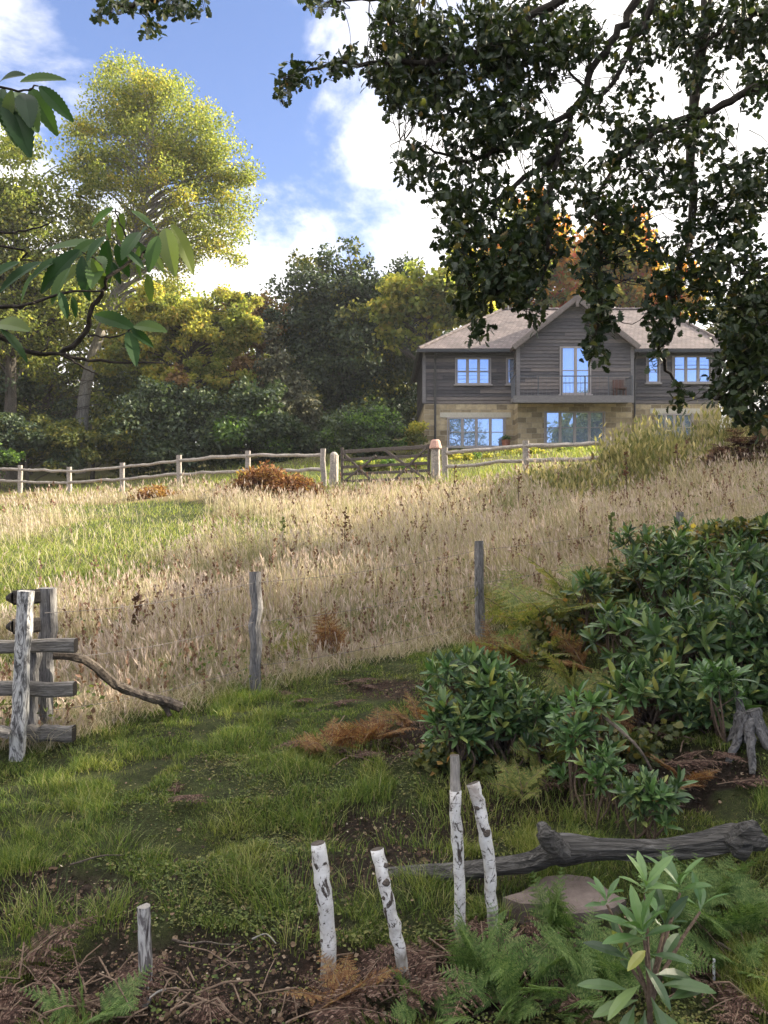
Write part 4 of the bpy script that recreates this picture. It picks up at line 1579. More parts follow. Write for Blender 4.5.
mb = MB()
for q in pxpoints([(55, 1018, 110, 26, 26), (235, 1036, 90, 12, 6), (480, 972, 40, 16, 12), (530, 962, 30, 18, 5), (370, 745, 60, 20, 12), (30, 990, 50, 10, 6),
                   (400, 688, 60, 8, 5), (340, 1012, 50, 14, 5), (735, 1010, 40, 14, 5), (190, 800, 30, 10, 2), (640, 775, 90, 40, 16), (560, 760, 60, 30, 12), (330, 700, 40, 10, 3)]):
    fx = 384 + F * q[0] / q[1]
    if 105 < fx < 190 and q[1] < 3.3:
        continue
    frond(mb, q + (0, 0, .01 + rng.random() * .02), rng.random() * 6.28, rng.uniform(.2, .42), rise=rng.uniform(.1, .6), curl=rng.uniform(.6, 1.3), npair=11, twist=rng.normal(0, .6))
for q in pxpoints([(90, 1005, 130, 30, 40), (240, 990, 110, 30, 26), (380, 750, 70, 24, 14), (480, 970, 60, 26, 20), (640, 780, 100, 40, 16), (720, 985, 50, 40, 14)]):
    a = rng.random() * 6.28
    L = rng.uniform(.08, .24)
    d = np.array([math.cos(a), math.sin(a), rng.normal(.1, .2)]) * L
    mb.tube([q + (0, 0, .03), q + d * .5 + (0, 0, .05 + rng.normal(0, .01)), q + d + (0, 0, .04)], rng.uniform(.002, .0042), 5, mi=1)
tag(mb.build('dead_bracken', [M['deadfrond'], M['deadstem']]), 'flattened reddish brown dead bracken lying over the ground', 'dead bracken', kind='stuff')

mb = MB()
n = 80000
Y = 2.3 + 6.5 * rng.random(n) ** 1.3
X = (rng.random(n) * 2 - 1) * (Y * .56 + .2)
Z = height(X, Y)
st, so_, li, gr = cover(X, Y, Z)
k = rng.random(n) < np.clip(so_ * .8 + li * .7 + .04, 0, 1) * (beyond(X, Y) < .3)
q = np.stack([X, Y, Z - so_ * .04 + .008], -1)[k]
m = len(q)
ax = unit(m) * (1, 1, .35)
nn_ = rng.normal(0, .5, (m, 3)) + (0, 0, 1)
mb.leaves(BROAD, q, ax, nn_, rng.uniform(.006, .014, m) + .022 * rng.random(m) ** 5)
tag(mb.build('leaf_litter', M['litterleaf']), 'brown fallen leaves and bark scraps scattered on the soil', 'fallen leaves', kind='stuff')


# ------------------------------------------------------------------ ferns
def fern(label, px, py, L, nf, mat, az=None, rise=1.1, curl=.5, group='bracken ferns on the near slope', Y=None, width=.42, name='fern', spread=6.28):
    c = G(px, py) if Y is None else P(px, py, Y)
    root = thing(name, label, 'fern', c, group)
    for k in range(nf):
        a = (az if az is not None else 0) + (k + rng.uniform(-.5, .5)) / nf * spread - spread / 2
        mb = MB()
        frond(mb, c + (rng.normal(0, .02), rng.normal(0, .02), 0), a, L * rng.uniform(.75, 1.1), rise * rng.uniform(.75, 1.4), curl * rng.uniform(.5, 1.4), npair=14, width=width, roll=rng.normal(0, .55))
        mb.build('frond', [M[mat], M['deadstem'] if mat != 'greenfrond' else M['greenfrond']], root)


fern('bright green fern at the foot of the tallest birch stake', 478, 985, .3, 6, 'greenfrond', az=-1.6, rise=1.3, curl=.35)
fern('green fern low between the birch stakes and the slab', 520, 1000, .34, 6, 'greenfrond')
fern('tall pale green fern standing in front of the stone slab', 552, 945, .32, 6, 'greenfrond', rise=1.5, curl=.25)
fern('green fern left of the foreground rhododendron', 590, 985, .32, 7, 'greenfrond')
fern('broad feathery green fern between log and foreground rhododendron', 702, 935, .36, 8, 'greenfrond', rise=1.0)
fern('pale fern right of the foreground rhododendron', 670, 985, .28, 6, 'greenfrond')
fern('pale grey green fern before the grey stake', 92, 1030, .28, 6, 'greenfrond', rise=.8)
fern('small green fern at the right edge beside the pegs', 752, 925, .28, 6, 'greenfrond')
fern('mossy low fern at the bottom between stakes', 430, 1022, .24, 6, 'greenfrond', rise=.7)
fern('half brown fern drooping at the foot of the thick birch stake', 345, 1005, .28, 6, 'rustfrond', rise=.9)
fern('tall rusty fern standing in the dry grass right of the second fence post', 332, 668, .62, 4, 'rustfrond', rise=1.45, curl=.3, Y=7.9)
fern('yellowing fern in the dry grass left of the rusty one', 291, 668, .6, 4, 'yellowfrond', rise=1.35, curl=.4, Y=8.0)
YG = [(548, 640, .95, 'yellow green fern arching over the slope beside the third post', 7.4), (585, 625, .95, 'yellow green fern against the left of the big rhododendron', 7.2),
      (520, 625, .8, 'pale yellow fern right behind the third post', 8.6), (612, 595, .8, 'yellow fern at the top of the rhododendron bank', 8.2), (675, 590, .8, 'yellow fern rising among rhododendron leaves by the hidden post', 8.0)]
for px, py, L, lab, Y in YG:
    fern(lab, px, py, L, 7, 'yellowfrond', rise=.95, curl=.55, Y=Y)
for px, py, L, lab, mt in ((625, 985, .24, 'small green fern low at the left of the pegs', 'greenfrond'), (735, 975, .26, 'grey green fern in the bottom right corner', 'greenfrond'), (720, 900, .3, 'dense green fern in front of the right end of the log', 'greenfrond'),
                          (505, 1020, .26, 'low green fern at the bottom edge right of the stakes', 'greenfrond'), (570, 1015, .26, 'low green fern at the bottom edge left of the sapling', 'greenfrond'), (665, 910, .28, 'green fern behind the sapling under the log', 'greenfrond'),
                          (460, 760, .3, 'low olive fern beneath the mid sized rhododendron', 'yellowfrond'), (545, 770, .34, 'olive fern on the shaded bank left of the seedling', 'yellowfrond'), (520, 800, .3, 'olive fern behind the curved birch stake', 'yellowfrond'),
                          (690, 790, .3, 'dull fern on the shaded bank above the log', 'rustfrond'), (575, 700, .5, 'olive fern on the bank among the small rhododendrons', 'yellowfrond'), (535, 665, .55, 'olive brown fern on the bare bank right of the third post', 'yellowfrond'), (500, 660, .5, 'brownish fern at the foot of the third post', 'rustfrond')):
    fern(lab, px, py, L, 7, mt, rise=.9, curl=.5)
BR = [(510, 690, .6, 'brown fern collapsing right of the third post', 7.2), (545, 690, .7, 'rusty fern below the yellow ferns', 6.8), (590, 680, .6, 'rust brown fern under the rhododendron edge', 6.4),
      (330, 755, .4, 'brown fern spreading across the mid slope', None), (380, 745, .45, 'large brown fern on the mid slope before the small rhododendron', None), (420, 730, .4, 'dark brown fern against the small rhododendron', None),
      (600, 740, .5, 'brown fern on the shaded bank', None), (640, 600, .7, 'tan fern inside the rhododendron top', 7.3), (745, 585, .7, 'orange brown fern at the right edge among rhododendron', 7.2)]
for px, py, L, lab, Y in BR:
    fern(lab, px, py, L, 6, 'rustfrond', rise=.9, curl=.6, Y=Y)


# bushy heaps of bracken up by the rail fence
def heap(label, px, py, rx, h, Y, n, mats, L=.5, name='bracken_clump'):
    c = P(px, py, Y)
    c[2] = hgt(c[0], c[1])
    root = thing(name, label, 'bracken', c)
    mb = MB()
    for _ in range(n):
        a, r = rng.random() * 6.28, rng.random() ** .5
        q = c + np.array([math.cos(a) * rx * r, math.sin(a) * rx * .6 * r, h * (1 - r * r) * rng.uniform(.1, .75)])
        frond(mb, q, rng.random() * 6.28, L * rng.uniform(.7, 1.2), rise=rng.uniform(.5, 1.3), curl=.7, npair=8, stem=False, width=.6, mi=int(rng.random() * len(mats)))
    mb.build('fronds', mats, root)


heap('dark red brown mound of dead bracken on the bank at the right edge', 752, 466, .95, 1.0, 16.5, 130, [M['deadfrond']], .5)


# ------------------------------------------------------------------ dry weed stalks
def weed(label, px, py, Y, top, r=.007, seeds=60, mat='weedseed', lean=0):
    b = P(px, py, Y)
    b[2] = min(b[2], hgt(b[0], b[1]))
    t_ = P(px + lean, top, Y)
    root = thing('weed_stalk', label, 'weed', b, 'tall dry weed stalks in the meadow')
    mb = MB()
    path = smooth_path([b, b * .5 + t_ * .5 + (rng.normal(0, .02), 0, 0), t_], 4)
    mb.tube(path, np.linspace(r, r * .4, len(path)), 5)
    mb.build('stalk', M['weedstem'], root)
    mb = MB()
    s = rng.uniform(.45, 1, seeds)
    q = b + (t_ - b) * s[:, None]
    mb.leaves(DIAMOND, q, unit(seeds) + (0, 0, .8), unit(seeds), rng.uniform(.03, .07, seeds) * max(1, Y / 12))
    mb.build('seed_head', M[mat], root)


M['weedstem'] = woodmat('dark_weed_stalk', [(.3, (.05, .03, .022)), (.7, (.12, .08, .06))], (9, 9, 9), 3)
M['weedseed'] = leafmat('dark_weed_seeds', [(0, (.06, .03, .02)), (1, (.16, .09, .06))], .2, .8, .1)
M['weedgreen'] = leafmat('green_weed_leaves', [(0, (.06, .09, .03)), (1, (.16, .17, .07))], .3, .7, .1)
for a in [('reddish dock stalk in the dry grass behind the stile', 136, 662, 7.6, 596, .006, 70), ('thin dark weed stalk below the right gate post', 455, 500, 16, 462, .012, 20),
          ('thin dark weed stalk in the meadow right of the gate', 519, 508, 15.5, 470, .012, 24), ('tall leaning weed stalk before the bank grass', 626, 500, 15, 450, .014, 40),
          ('dark weed stalk in front of the tall bank grass', 677, 490, 15, 444, .014, 30), ('weed stalk at the right side of the dry meadow', 714, 500, 14, 468, .01, 30),
          ('short brown weed in the middle of the meadow', 346, 545, 12, 508, .008, 40), ('pale weed stalk near the lower meadow edge', 205, 640, 8.4, 590, .005, 40)]:
    weed(*a[:6], seeds=a[6])
weed('green leafy weed standing in the meadow centre', 283, 560, 12.5, 518, seeds=50, mat='weedgreen')
weed('green leafy weed on top of the rhododendron bank', 612, 565, 8.6, 514, seeds=60, mat='weedgreen')

# ------------------------------------------------------------------ rhododendrons
M['rhodo'] = leafmat('rhododendron_leaves', [(0, (.022, .045, .018)), (.35, (.048, .09, .034)), (.65, (.085, .14, .048)), (.88, (.14, .2, .065)), (.985, (.25, .26, .07)), (1, (.22, .12, .05))], .22, .38, .4, tcol=(1.3, 1.4, .7))
M['rhodo_young'] = leafmat('young_rhododendron_leaves', [(0, (.045, .1, .03)), (.6, (.08, .155, .047)), (1, (.135, .22, .07))], .25, .36, .5, tcol=(1.3, 1.4, .7))
M['rhodostem'] = woodmat('rhododendron_stem', [(.3, (.05, .035, .025)), (.7, (.14, .1, .075))], (9, 9, 9), 4)


RHODO_N = (RHODO[0] * np.array([.84, 1, 1]), RHODO[1])


def rosette(mb, c, d, L, n, mi=0, tilt=(.15, 1.0)):
    """whorl of leaves round direction d"""
    d = d / np.linalg.norm(d)
    s = np.cross(d, (0.3, .2, 1) if abs(d[2]) < .9 else (1, 0, 0))
    s /= np.linalg.norm(s)
    u = np.cross(d, s)
    a = np.arange(n) * 2.4 + rng.random() * 6
    el = np.linspace(tilt[1], tilt[0], n) + rng.normal(0, .12, n)
    el = 1.35 - el                                    # inner leaves stand up, outer ones lie out or droop
    ax = (np.cos(a) * np.cos(el))[:, None] * s + (np.sin(a) * np.cos(el))[:, None] * u + np.sin(el)[:, None] * d
    p = c + d * np.linspace(.0, .03, n)[:, None] * L / .12
    nr = d + rng.normal(0, .15, (n, 3))
    mb.leaves(RHODO_N, p, ax, nr, L * rng.uniform(.75, 1.1, n), mi)


def rhodo(label, blobs, n, L, name='rhododendron', young=.12, stems=30):
    """blobs: (px, py, rx, ry, Y) ellipsoids of foliage; shoots point outwards and up"""
    w = np.array([b[2] * b[3] for b in blobs], float)
    w /= w.sum()
    b0 = max(blobs, key=lambda b: b[1] + b[3])
    base = P(b0[0], b0[1], b0[4])
    base[2] = hgt(base[0], base[1])
    root = thing(name, label, 'shrub', base, 'rhododendrons on the bank')
    mb, sb = MB(), MB()
    for i in range(n):
        k = rng.choice(len(blobs), p=w)
        px, py, rx, ry, Y = blobs[k]
        c = P(px, py, Y)
        sx, sz = rx / F * Y, ry / F * Y
        d = unit(1)[0]
        if d[2] < -.3:
            d[2] *= -1
        if d[1] > .3:
            d[1] *= -1
        r = rng.uniform(.55, 1.05)
        q = c + d * np.array([sx, sx * .8, sz]) * r
        z = hgt(q[0], q[1])
        if rng.random() < .12:
            q[2] = min(q[2], z + rng.uniform(.05, .3))
        if q[2] < z + .03:
            q[2] = z + .03 + rng.random() * .06
        dd = d * .8 + np.array([0, -.2, .6]) + rng.normal(0, .42, 3)
        rosette(mb, q, dd, L * rng.uniform(.55, 1.3), int(rng.integers(6, 11)), 1 if rng.random() < young else 0)
        if i < stems * len(blobs):
            g = np.array([c[0] + rng.normal(0, sx * .3), c[1] + rng.normal(0, .1), 0])
            g[2] = hgt(g[0], g[1]) - .03
            mid = g * .45 + q * .55 + rng.normal(0, .05, 3)
            path = smooth_path([g, mid, q], 4)
            sb.tube(path, np.linspace(.011, .004, len(path)) * (L / .13), 5)
    mb.build('foliage', [M['rhodo'], M['rhodo_young']], root)
    sb.build('stems', M['rhodostem'], root)


rhodo('large dark green rhododendron covering the bank at the right', [
    (720, 595, 62, 50, 6.6), (665, 580, 48, 42, 6.8), (622, 640, 38, 38, 6.0), (685, 655, 55, 52, 5.7), (750, 655, 40, 62, 5.5), (708, 722, 32, 34, 5.1),
    (765, 560, 42, 40, 7.0), (640, 548, 26, 20, 7.4), (700, 545, 40, 24, 7.4), (760, 710, 30, 40, 5.4), (650, 695, 40, 26, 5.3), (590, 600, 24, 22, 6.8), (735, 640, 40, 40, 6.1)], 720, .135)
rhodo('mid sized rhododendron behind the tops of the birch stakes', [(470, 690, 44, 38, 5.2), (505, 715, 40, 36, 5.0), (455, 735, 26, 30, 4.9), (535, 725, 26, 26, 5.0)], 190, .115)
rhodo('small young rhododendron with pale tips left of the forked dead branch', [(590, 715, 26, 16, 4.7), (572, 740, 18, 18, 4.6)], 34, .105, young=.5, stems=8)
rhodo('small bright green rhododendron sprouting just behind the log', [(648, 803, 32, 24, 4.0)], 34, .1, young=.25, stems=10)
rhodo('tiny rhododendron seedling on the shaded bank below the forked branch', [(600, 775, 20, 22, 4.3)], 22, .09, young=.35, stems=8)
rhodo('low rhododendron shoot close to the stump and the right edge', [(720, 690, 20, 22, 4.9)], 16, .12, young=.6, stems=5)


def near_rhodo():
    Y = 2.3
    base = P(650, 1075, Y)
    base[2] = min(base[2], hgt(base[0], Y))
    root = thing('rhododendron', 'foreground rhododendron sapling with pale new leaves at its tips', 'shrub', base, 'rhododendrons on the bank')
    mb, sb = MB(), MB()
    shoots = [((644, 940), Y, .145, 11, 1, 1.0), ((645, 893), Y + .1, .12, 8, 1, .8), ((680, 893), Y + .16, .13, 7, 1, .9), ((607, 905), Y + .2, .1, 7, 1, .7), ((664, 930), Y + .12, .12, 6, 0, 1),
              ((622, 960), Y + .1, .12, 6, 0, 1), ((700, 912), Y + .2, .1, 4, 1, .6)]
    for (px, py), yy, L, n, mi, ln in shoots:
        q = P(px, py, yy)
        path = smooth_path([base + (0, 0, -.05), P(650, 1010, Y), q * .5 + P(650, 990, Y) * .5, q], 4)
        sb.tube(path, np.linspace(.009, .004, len(path)), 6)
        rosette(mb, q, np.array([rng.normal(0, .12), -.15, 1]), L, n, mi, tilt=(.35, .9))
    for px, py, ang, L, dz in ((640, 985, -2.5, .15, -.3), (655, 975, .5, .17, -.25), (660, 985, .05, .18, -.08), (638, 1000, -2.9, .15, -.15), (635, 1005, -2.2, .17, -.5),
                               (655, 1005, -.8, .2, -.9), (645, 1010, -2.0, .16, -.8), (662, 960, .9, .13, .3), (630, 960, 2.7, .14, .25), (650, 995, -1.4, .17, -.7), (668, 1000, .3, .15, .2), (628, 990, 3.0, .15, .1),
                               (648, 1020, -.6, .2, -.6), (640, 1025, -2.6, .2, -.5), (650, 1000, 1.2, .14, .5), (644, 965, -1.2, .13, -.5), (646, 950, -2.2, .12, .0), (650, 955, -.5, .12, .1)):
        q = P(px, py, Y)
        ax = np.array([[math.cos(ang), math.sin(ang) * .8, dz]])
        mb.leaves(RHODO_N, q[None], ax, np.array([[rng.normal(0, .3), -.35, 1.0]]), L, 0)
    mb.build('foliage', [M['rhodo'], M['rhodo_young']], root)
    sb.build('stems', M['rhodostem'], root)


near_rhodo()


# ------------------------------------------------------------------ trees
def limb(mb, a, b, r0, r1, wob=.06, sides=6, n=6, sag=0.0):
    a, b = np.asarray(a, float), np.asarray(b, float)
    L = np.linalg.norm(b - a)
    s = np.linspace(0, 1, n)
    p = a + (b - a) * s[:, None]
    p[:, 2] += (L * .12 - sag) * np.sin(s * np.pi)
    p[1:-1] += rng.normal(0, wob * L, (n - 2, 3)) * .5
    p = smooth_path(p, 3)
    mb.tube(p, np.linspace(r0, r1, len(p)), sides, jit=.04)


def tree(name, label, px, base_row, Y, blobs, mats, n, leaf, trunk=.25, tpath=None, bark='bark', clump=.16, nc=40, flat=.6, droop=0.0, base=DIAMOND, group=None, shell=.55, cat='tree', depth=.8, gz=None, pale=None, twigs=.5):
    """blobs: (px, py, rx, ry) in the picture at distance Y, or with a fifth number for the blob's own distance"""
    if cat == 'tree':
        nc, clump = int(nc * 2.4), clump * .85
    b = P(px, base_row, Y)
    b[2] = hgt(b[0], b[1]) - .1 if gz is None else gz
    root = thing(name, label, cat, b, group)
    w = np.array([q[2] * q[3] for q in blobs], float)
    w /= w.sum()
    cl, cr, cb = [], [], []
    for i in range(nc):
        k = i % len(blobs) if i < len(blobs) * 2 else rng.choice(len(blobs), p=w)
        q = blobs[k]
        yy = q[4] if len(q) > 4 else Y
        c = P(q[0], q[1], yy)
        rx, rz = q[2] / F * yy, q[3] / F * yy
        d = unit(1)[0]
        r = shell + (1 - shell) * rng.random() if rng.random() < .8 else rng.random() * shell
        cl.append(c + d * np.array([rx, rx * depth, rz]) * r)
        cr.append(min(rx, rz) * clump * 2.2 * rng.uniform(.7, 1.35))
        cb.append(k)
    cl, cr = np.array(cl), np.array(cr)
    # wood
    wb = MB()
    top = cl[:, 2].max()
    if tpath is None:
        ctr = cl.mean(0)
        tpath = [b + (0, 0, -.3), b + (0, 0, (ctr[2] - b[2]) * .5) + rng.normal(0, .1, 3), ctr * .9 + b * .1, np.array([ctr[0], ctr[1], ctr[2] * .4 + top * .6])]
    tp = smooth_path(tpath, 6)
    rr = np.linspace(trunk, trunk * .18, len(tp))
    rr[0] *= 1.25
    wb.tube(tp, rr, 10, jit=.05)
    wb.build('trunk', M[bark], root)
    wb = MB()
    for c, r in zip(cl, cr):
        if rng.random() < twigs:
            dist = np.linalg.norm(tp - c, axis=1) + np.maximum(0, tp[:, 2] - c[2]) * 1.5
            k = int(np.argmin(dist[2:])) + 2
            k = max(1, k - 2)
            limb(wb, tp[k], c, rr[k] * .38, rr[k] * .1, sides=5)
    if wb.n:
        wb.build('branches', M[bark], root)
    # leaves
    vol = cr ** 2
    cnt = np.maximum(8, (n * vol / vol.sum()).astype(int))
    idx = np.repeat(np.arange(nc), cnt)
    d = unit(len(idx))
    rad = rng.random(len(idx)) ** .5 * 1.25
    pos = cl[idx] + d * (rad * cr[idx])[:, None] * np.array([1, 1, flat])
    if droop:
        pos[:, 2] -= np.hypot(d[:, 0], d[:, 1]) * rad * cr[idx] * droop
    nr = d * .6 + rng.normal(0, .6, (len(idx), 3)) + (0, 0, .5)
    ax = unit(len(idx)) + d * .5 + (0, 0, -.35 - droop)
    mb = MB()
    sz = leaf * rng.uniform(.7, 1.35, len(idx))
    if len(mats) > 1:
        which = rng.random(nc)
        mi = (which[idx] < (pale if pale is not None else .3)).astype(int)
        for j in (0, 1):
            k = mi == j
            mb.leaves(base, pos[k], ax[k], nr[k], sz[k], j)
    else:
        mb.leaves(base, pos, ax, nr, sz)
    mb.build('crown', mats, root)
    return root


L_ = leafmat
M['yellowgreen'] = L_('yellow_green_leaves', [(0, (.09, .12, .03)), (.4, (.18, .22, .055)), (.8, (.29, .32, .09)), (1, (.4, .37, .11))], .62, .6, .2, tcol=(1.3, 1.28, .7))
M['golden'] = L_('golden_leaves', [(0, (.15, .17, .04)), (.45, (.31, .32, .07)), (.85, (.45, .41, .1)), (1, (.46, .31, .08))], .62, .6, .2, tcol=(1.25, 1.22, .7))
M['olive'] = L_('olive_leaves', [(0, (.04, .055, .018)), (.5, (.095, .115, .032)), (.85, (.17, .175, .05)), (1, (.26, .23, .065))], .4, .6, .2, tcol=(1.4, 1.3, .6))
M['darkgreen'] = L_('dark_green_leaves', [(0, (.02, .034, .018)), (.5, (.04, .062, .03)), (.85, (.07, .095, .04)), (1, (.12, .14, .05))], .28, .5, .3, tcol=(1.3, 1.4, .7))
M['conifer'] = L_('conifer_needles', [(0, (.03, .035, .022)), (.5, (.06, .065, .038)), (1, (.12, .11, .06))], .2, .6, .2)
M['freshgreen'] = L_('fresh_green_leaves', [(0, (.03, .065, .018)), (.5, (.07, .13, .03)), (1, (.16, .24, .05))], .4, .5, .3, tcol=(1.3, 1.4, .7))
M['orange'] = L_('orange_autumn_leaves', [(0, (.2, .15, .03)), (.35, (.4, .28, .05)), (.65, (.5, .26, .05)), (.9, (.5, .17, .06)), (1, (.45, .1, .06))], .6, .6, .2, tcol=(1.3, 1.15, .7))
M['russet'] = L_('russet_leaves', [(0, (.1, .06, .03)), (.5, (.19, .11, .05)), (1, (.3, .19, .08))], .4, .6, .2)
M['oakleaf'] = L_('oak_leaves', [(0, (.011, .022, .009)), (.5, (.021, .037, .014)), (.88, (.04, .058, .02)), (.985, (.1, .11, .035)), (1, (.16, .1, .035))], .28, .45, .3, tcol=(1.4, 1.35, .6))

TG = 'trees on the hillside behind the fence'
# left to right along the edge of the wood
tree('broadleaf_tree', 'big yellow green tree at the left edge, lower than the tall one behind', 10, 455, 39,
     [(10, 190, 60, 55), (60, 240, 55, 60), (-30, 260, 70, 90), (30, 320, 70, 60), (90, 180, 28, 40), (85, 310, 40, 45)], [M['yellowgreen'], M['olive']], 50000, .19, .35, nc=70, group=TG, pale=.3)
bt = P(78, 445, 41)
bt[2] = hgt(bt[0], bt[1]) - .3
tree('birch_tree', 'tallest tree, airy yellow green crown on a pale leaning trunk', 78, 445, 41,
     [(130, 95, 40, 40), (165, 130, 55, 48), (110, 160, 42, 50), (205, 160, 45, 42), (235, 190, 36, 28), (170, 200, 62, 38), (210, 235, 46, 38), (110, 225, 45, 30), (128, 70, 20, 22), (245, 180, 26, 18), (170, 265, 45, 30)],
     [M['yellowgreen'], M['golden']], 60000, .14, .36, tpath=[bt, P(86, 385, 41), P(105, 320, 41), P(130, 250, 41), P(150, 170, 41), P(152, 90, 41)], bark='palebark', nc=150, clump=.16, flat=.65, group=TG, pale=.25, twigs=.6)
tree('broadleaf_tree', 'golden yellow tree catching the sun left of the dark wood', 190, 450, 38.5,
     [(165, 315, 40, 30), (215, 315, 40, 32), (245, 340, 24, 24), (200, 360, 40, 22), (150, 345, 28, 24), (235, 305, 25, 18), (225, 375, 28, 16), (118, 350, 24, 30)],
     [M['golden'], M['yellowgreen']], 32000, .18, .3, nc=60, group=TG, pale=.4)
tree('broadleaf_tree', 'dull russet topped tree between the golden tree and the dark wood', 262, 455, 43,
     [(255, 310, 30, 22), (275, 330, 28, 26), (238, 320, 26, 26), (265, 370, 30, 40)], [M['russet'], M['darkgreen']], 9000, .22, .3, nc=36, group=TG, pale=.4)
tree('conifer', 'narrow drooping dark conifer left of the big dark tree', 283, 458, 38,
     [(272, 340, 12, 22), (280, 375, 22, 28), (285, 410, 30, 28), (290, 440, 36, 22)], [M['conifer']], 14000, .2, .2, nc=60, flat=.45, droop=.5, group=TG, clump=.2)
tree('broadleaf_tree', 'massive dark evergreen tree with sunlit olive top, left of the house', 345, 455, 44,
     [(350, 278, 44, 34), (318, 295, 40, 40), (392, 305, 40, 44), (300, 335, 36, 50), (350, 340, 62, 54), (400, 360, 34, 55), (330, 400, 50, 52), (385, 415, 44, 40), (362, 262, 22, 18), (305, 275, 18, 20), (420, 310, 25, 40)],
     [M['darkgreen'], M['olive']], 60000, .22, .5, nc=150, group=TG, pale=.16)
tree('maple_tree', 'yellow and red tinged maple rising just left of the house roof', 425, 448, 40.5,
     [(400, 300, 26, 24), (388, 325, 16, 20), (415, 285, 26, 18), (440, 295, 26, 24), (455, 270, 26, 22), (425, 330, 18, 22), (460, 300, 30, 28), (395, 345, 9, 12)], [M['yellowgreen'], M['golden']], 12000, .24, .28, nc=60, clump=.2, group=TG, pale=.45, base=BROAD)
tree('broadleaf_tree', 'orange leaved autumn tree behind the left half of the house roof', 520, 400, 47,
     [(520, 260, 42, 46), (490, 285, 36, 36), (555, 270, 36, 40), (530, 225, 36, 30), (560, 300, 36, 30)], [M['orange'], M['yellowgreen']], 15000, .28, .35, nc=60, group=TG, pale=.5, base=BROAD)
tree('broadleaf_tree', 'golden orange autumn tree behind the right half of the house roof', 630, 400, 48,
     [(610, 262, 40, 42), (650, 285, 40, 34), (590, 290, 34, 30), (635, 230, 28, 26), (680, 295, 32, 26)], [M['orange'], M['golden']], 15000, .28, .35, nc=60, group=TG, pale=.5, base=BROAD)
tree('broadleaf_tree', 'olive green tree behind the right end of the house', 740, 400, 46,
     [(740, 315, 40, 30), (775, 310, 50, 40), (715, 325, 28, 22), (790, 340, 50, 40)], [M['olive'], M['golden']], 12000, .28, .35, nc=50, group=TG, pale=.3)
tree('broadleaf_tree', 'olive green tree filling the wood behind the golden tree', 205, 440, 46,
     [(170, 330, 60, 50), (240, 330, 55, 44), (210, 380, 70, 50), (130, 380, 50, 50), (270, 380, 40, 50)], [M['yellowgreen'], M['olive']], 26000, .25, .4, nc=90, group=TG, pale=.4)
tree('broadleaf_tree', 'yellowish tree behind the big one at the left edge', 50, 440, 47,
     [(40, 300, 60, 60), (90, 300, 50, 60), (0, 330, 60, 60), (100, 370, 60, 50), (30, 380, 70, 40)], [M['yellowgreen'], M['olive']], 24000, .24, .4, nc=90, group=TG, pale=.5)
tree('broadleaf_tree', 'dark tree deep in the wood, right of the conifer', 330, 440, 52, [(320, 360, 50, 50), (380, 380, 60, 50), (290, 400, 50, 50), (420, 400, 40, 50), (350, 420, 80, 34), (440, 370, 30, 50)], [M['darkgreen']], 22000, .28, .4, nc=60, group=TG)
tree('broadleaf_tree', 'dark tree deep in the wood behind the left bushes', 110, 440, 52, [(60, 410, 70, 40), (130, 420, 70, 40), (0, 410, 70, 50), (200, 420, 60, 40), (250, 410, 40, 40)], [M['darkgreen'], M['olive']], 22000, .28, .4, nc=60, group=TG, pale=.3)
# lower storey: big bushes before the wood
BG = 'bushes along the foot of the wood'
tree('bush', 'large dark rounded bush behind the fence left of centre', 165, 474, 36.5, [(165, 425, 50, 44), (140, 440, 34, 32), (195, 435, 32, 34), (165, 395, 36, 24)], [M['darkgreen']], 17000, .19, .12, nc=70, group=BG, cat='bush')
tree('bush', 'dark green bush with a bright green sunlit top beside the large rounded bush', 248, 474, 36, [(248, 425, 40, 42), (225, 445, 26, 26), (268, 440, 28, 30), (262, 395, 26, 22)], [M['darkgreen'], M['freshgreen']], 14000, .19, .12, nc=60, group=BG, cat='bush', pale=.2)
tree('bush', 'olive brown tinged bush in front of the pale leaning trunk', 92, 474, 36, [(110, 435, 34, 24), (70, 445, 36, 24), (125, 440, 26, 26), (50, 430, 26, 24)], [M['olive']], 13000, .19, .12, nc=56, group=BG, cat='bush')
tree('bush', 'low green bush at the far left behind the fence', 30, 480, 34.5, [(30, 450, 40, 24), (75, 455, 30, 20), (0, 440, 30, 30)], [M['darkgreen'], M['olive']], 10000, .17, .1, nc=44, group=BG, cat='bush', pale=.3)
tree('bush', 'pale leaved bush peeping in at the extreme left edge', -4, 478, 33.5, [(2, 455, 20, 20), (-30, 450, 30, 30)], [M['freshgreen']], 4000, .17, .08, nc=20, group=BG, cat='bush')
tree('bush', 'shaded gap filling bush deep at the left under the yellow tree', 30, 460, 41, [(10, 400, 50, 40), (50, 420, 30, 30), (-30, 400, 50, 60), (130, 400, 34, 40)], [M['darkgreen'], M['olive']], 14000, .22, .15, nc=60, group=BG, cat='bush', pale=.3)
tree('bush', 'orange tipped shrub on top of the large rounded bush', 185, 450, 37.6, [(182, 385, 24, 14), (165, 375, 20, 12)], [M['golden'], M['russet']], 3500, .18, .1, nc=24, group=BG, cat='bush', pale=.5)
tree('bush', 'neat rounded green shrub standing alone left of the house', 363, 455, 33, [(363, 430, 40, 27), (345, 440, 28, 20), (385, 440, 26, 19), (362, 416, 24, 15)], [M['darkgreen'], M['freshgreen']], 13000, .13, .08, nc=90, group=BG, cat='bush', pale=.3)  # lighter green clumps mixed in so the shrub looks lit
tree('bush', 'small yellowish shrub at the left corner of the house', 413, 450, 33.2, [(412, 432, 12, 12), (415, 440, 12, 10)], [M['olive'], M['golden']], 2200, .12, .04, nc=20, group=BG, cat='bush', pale=.5)
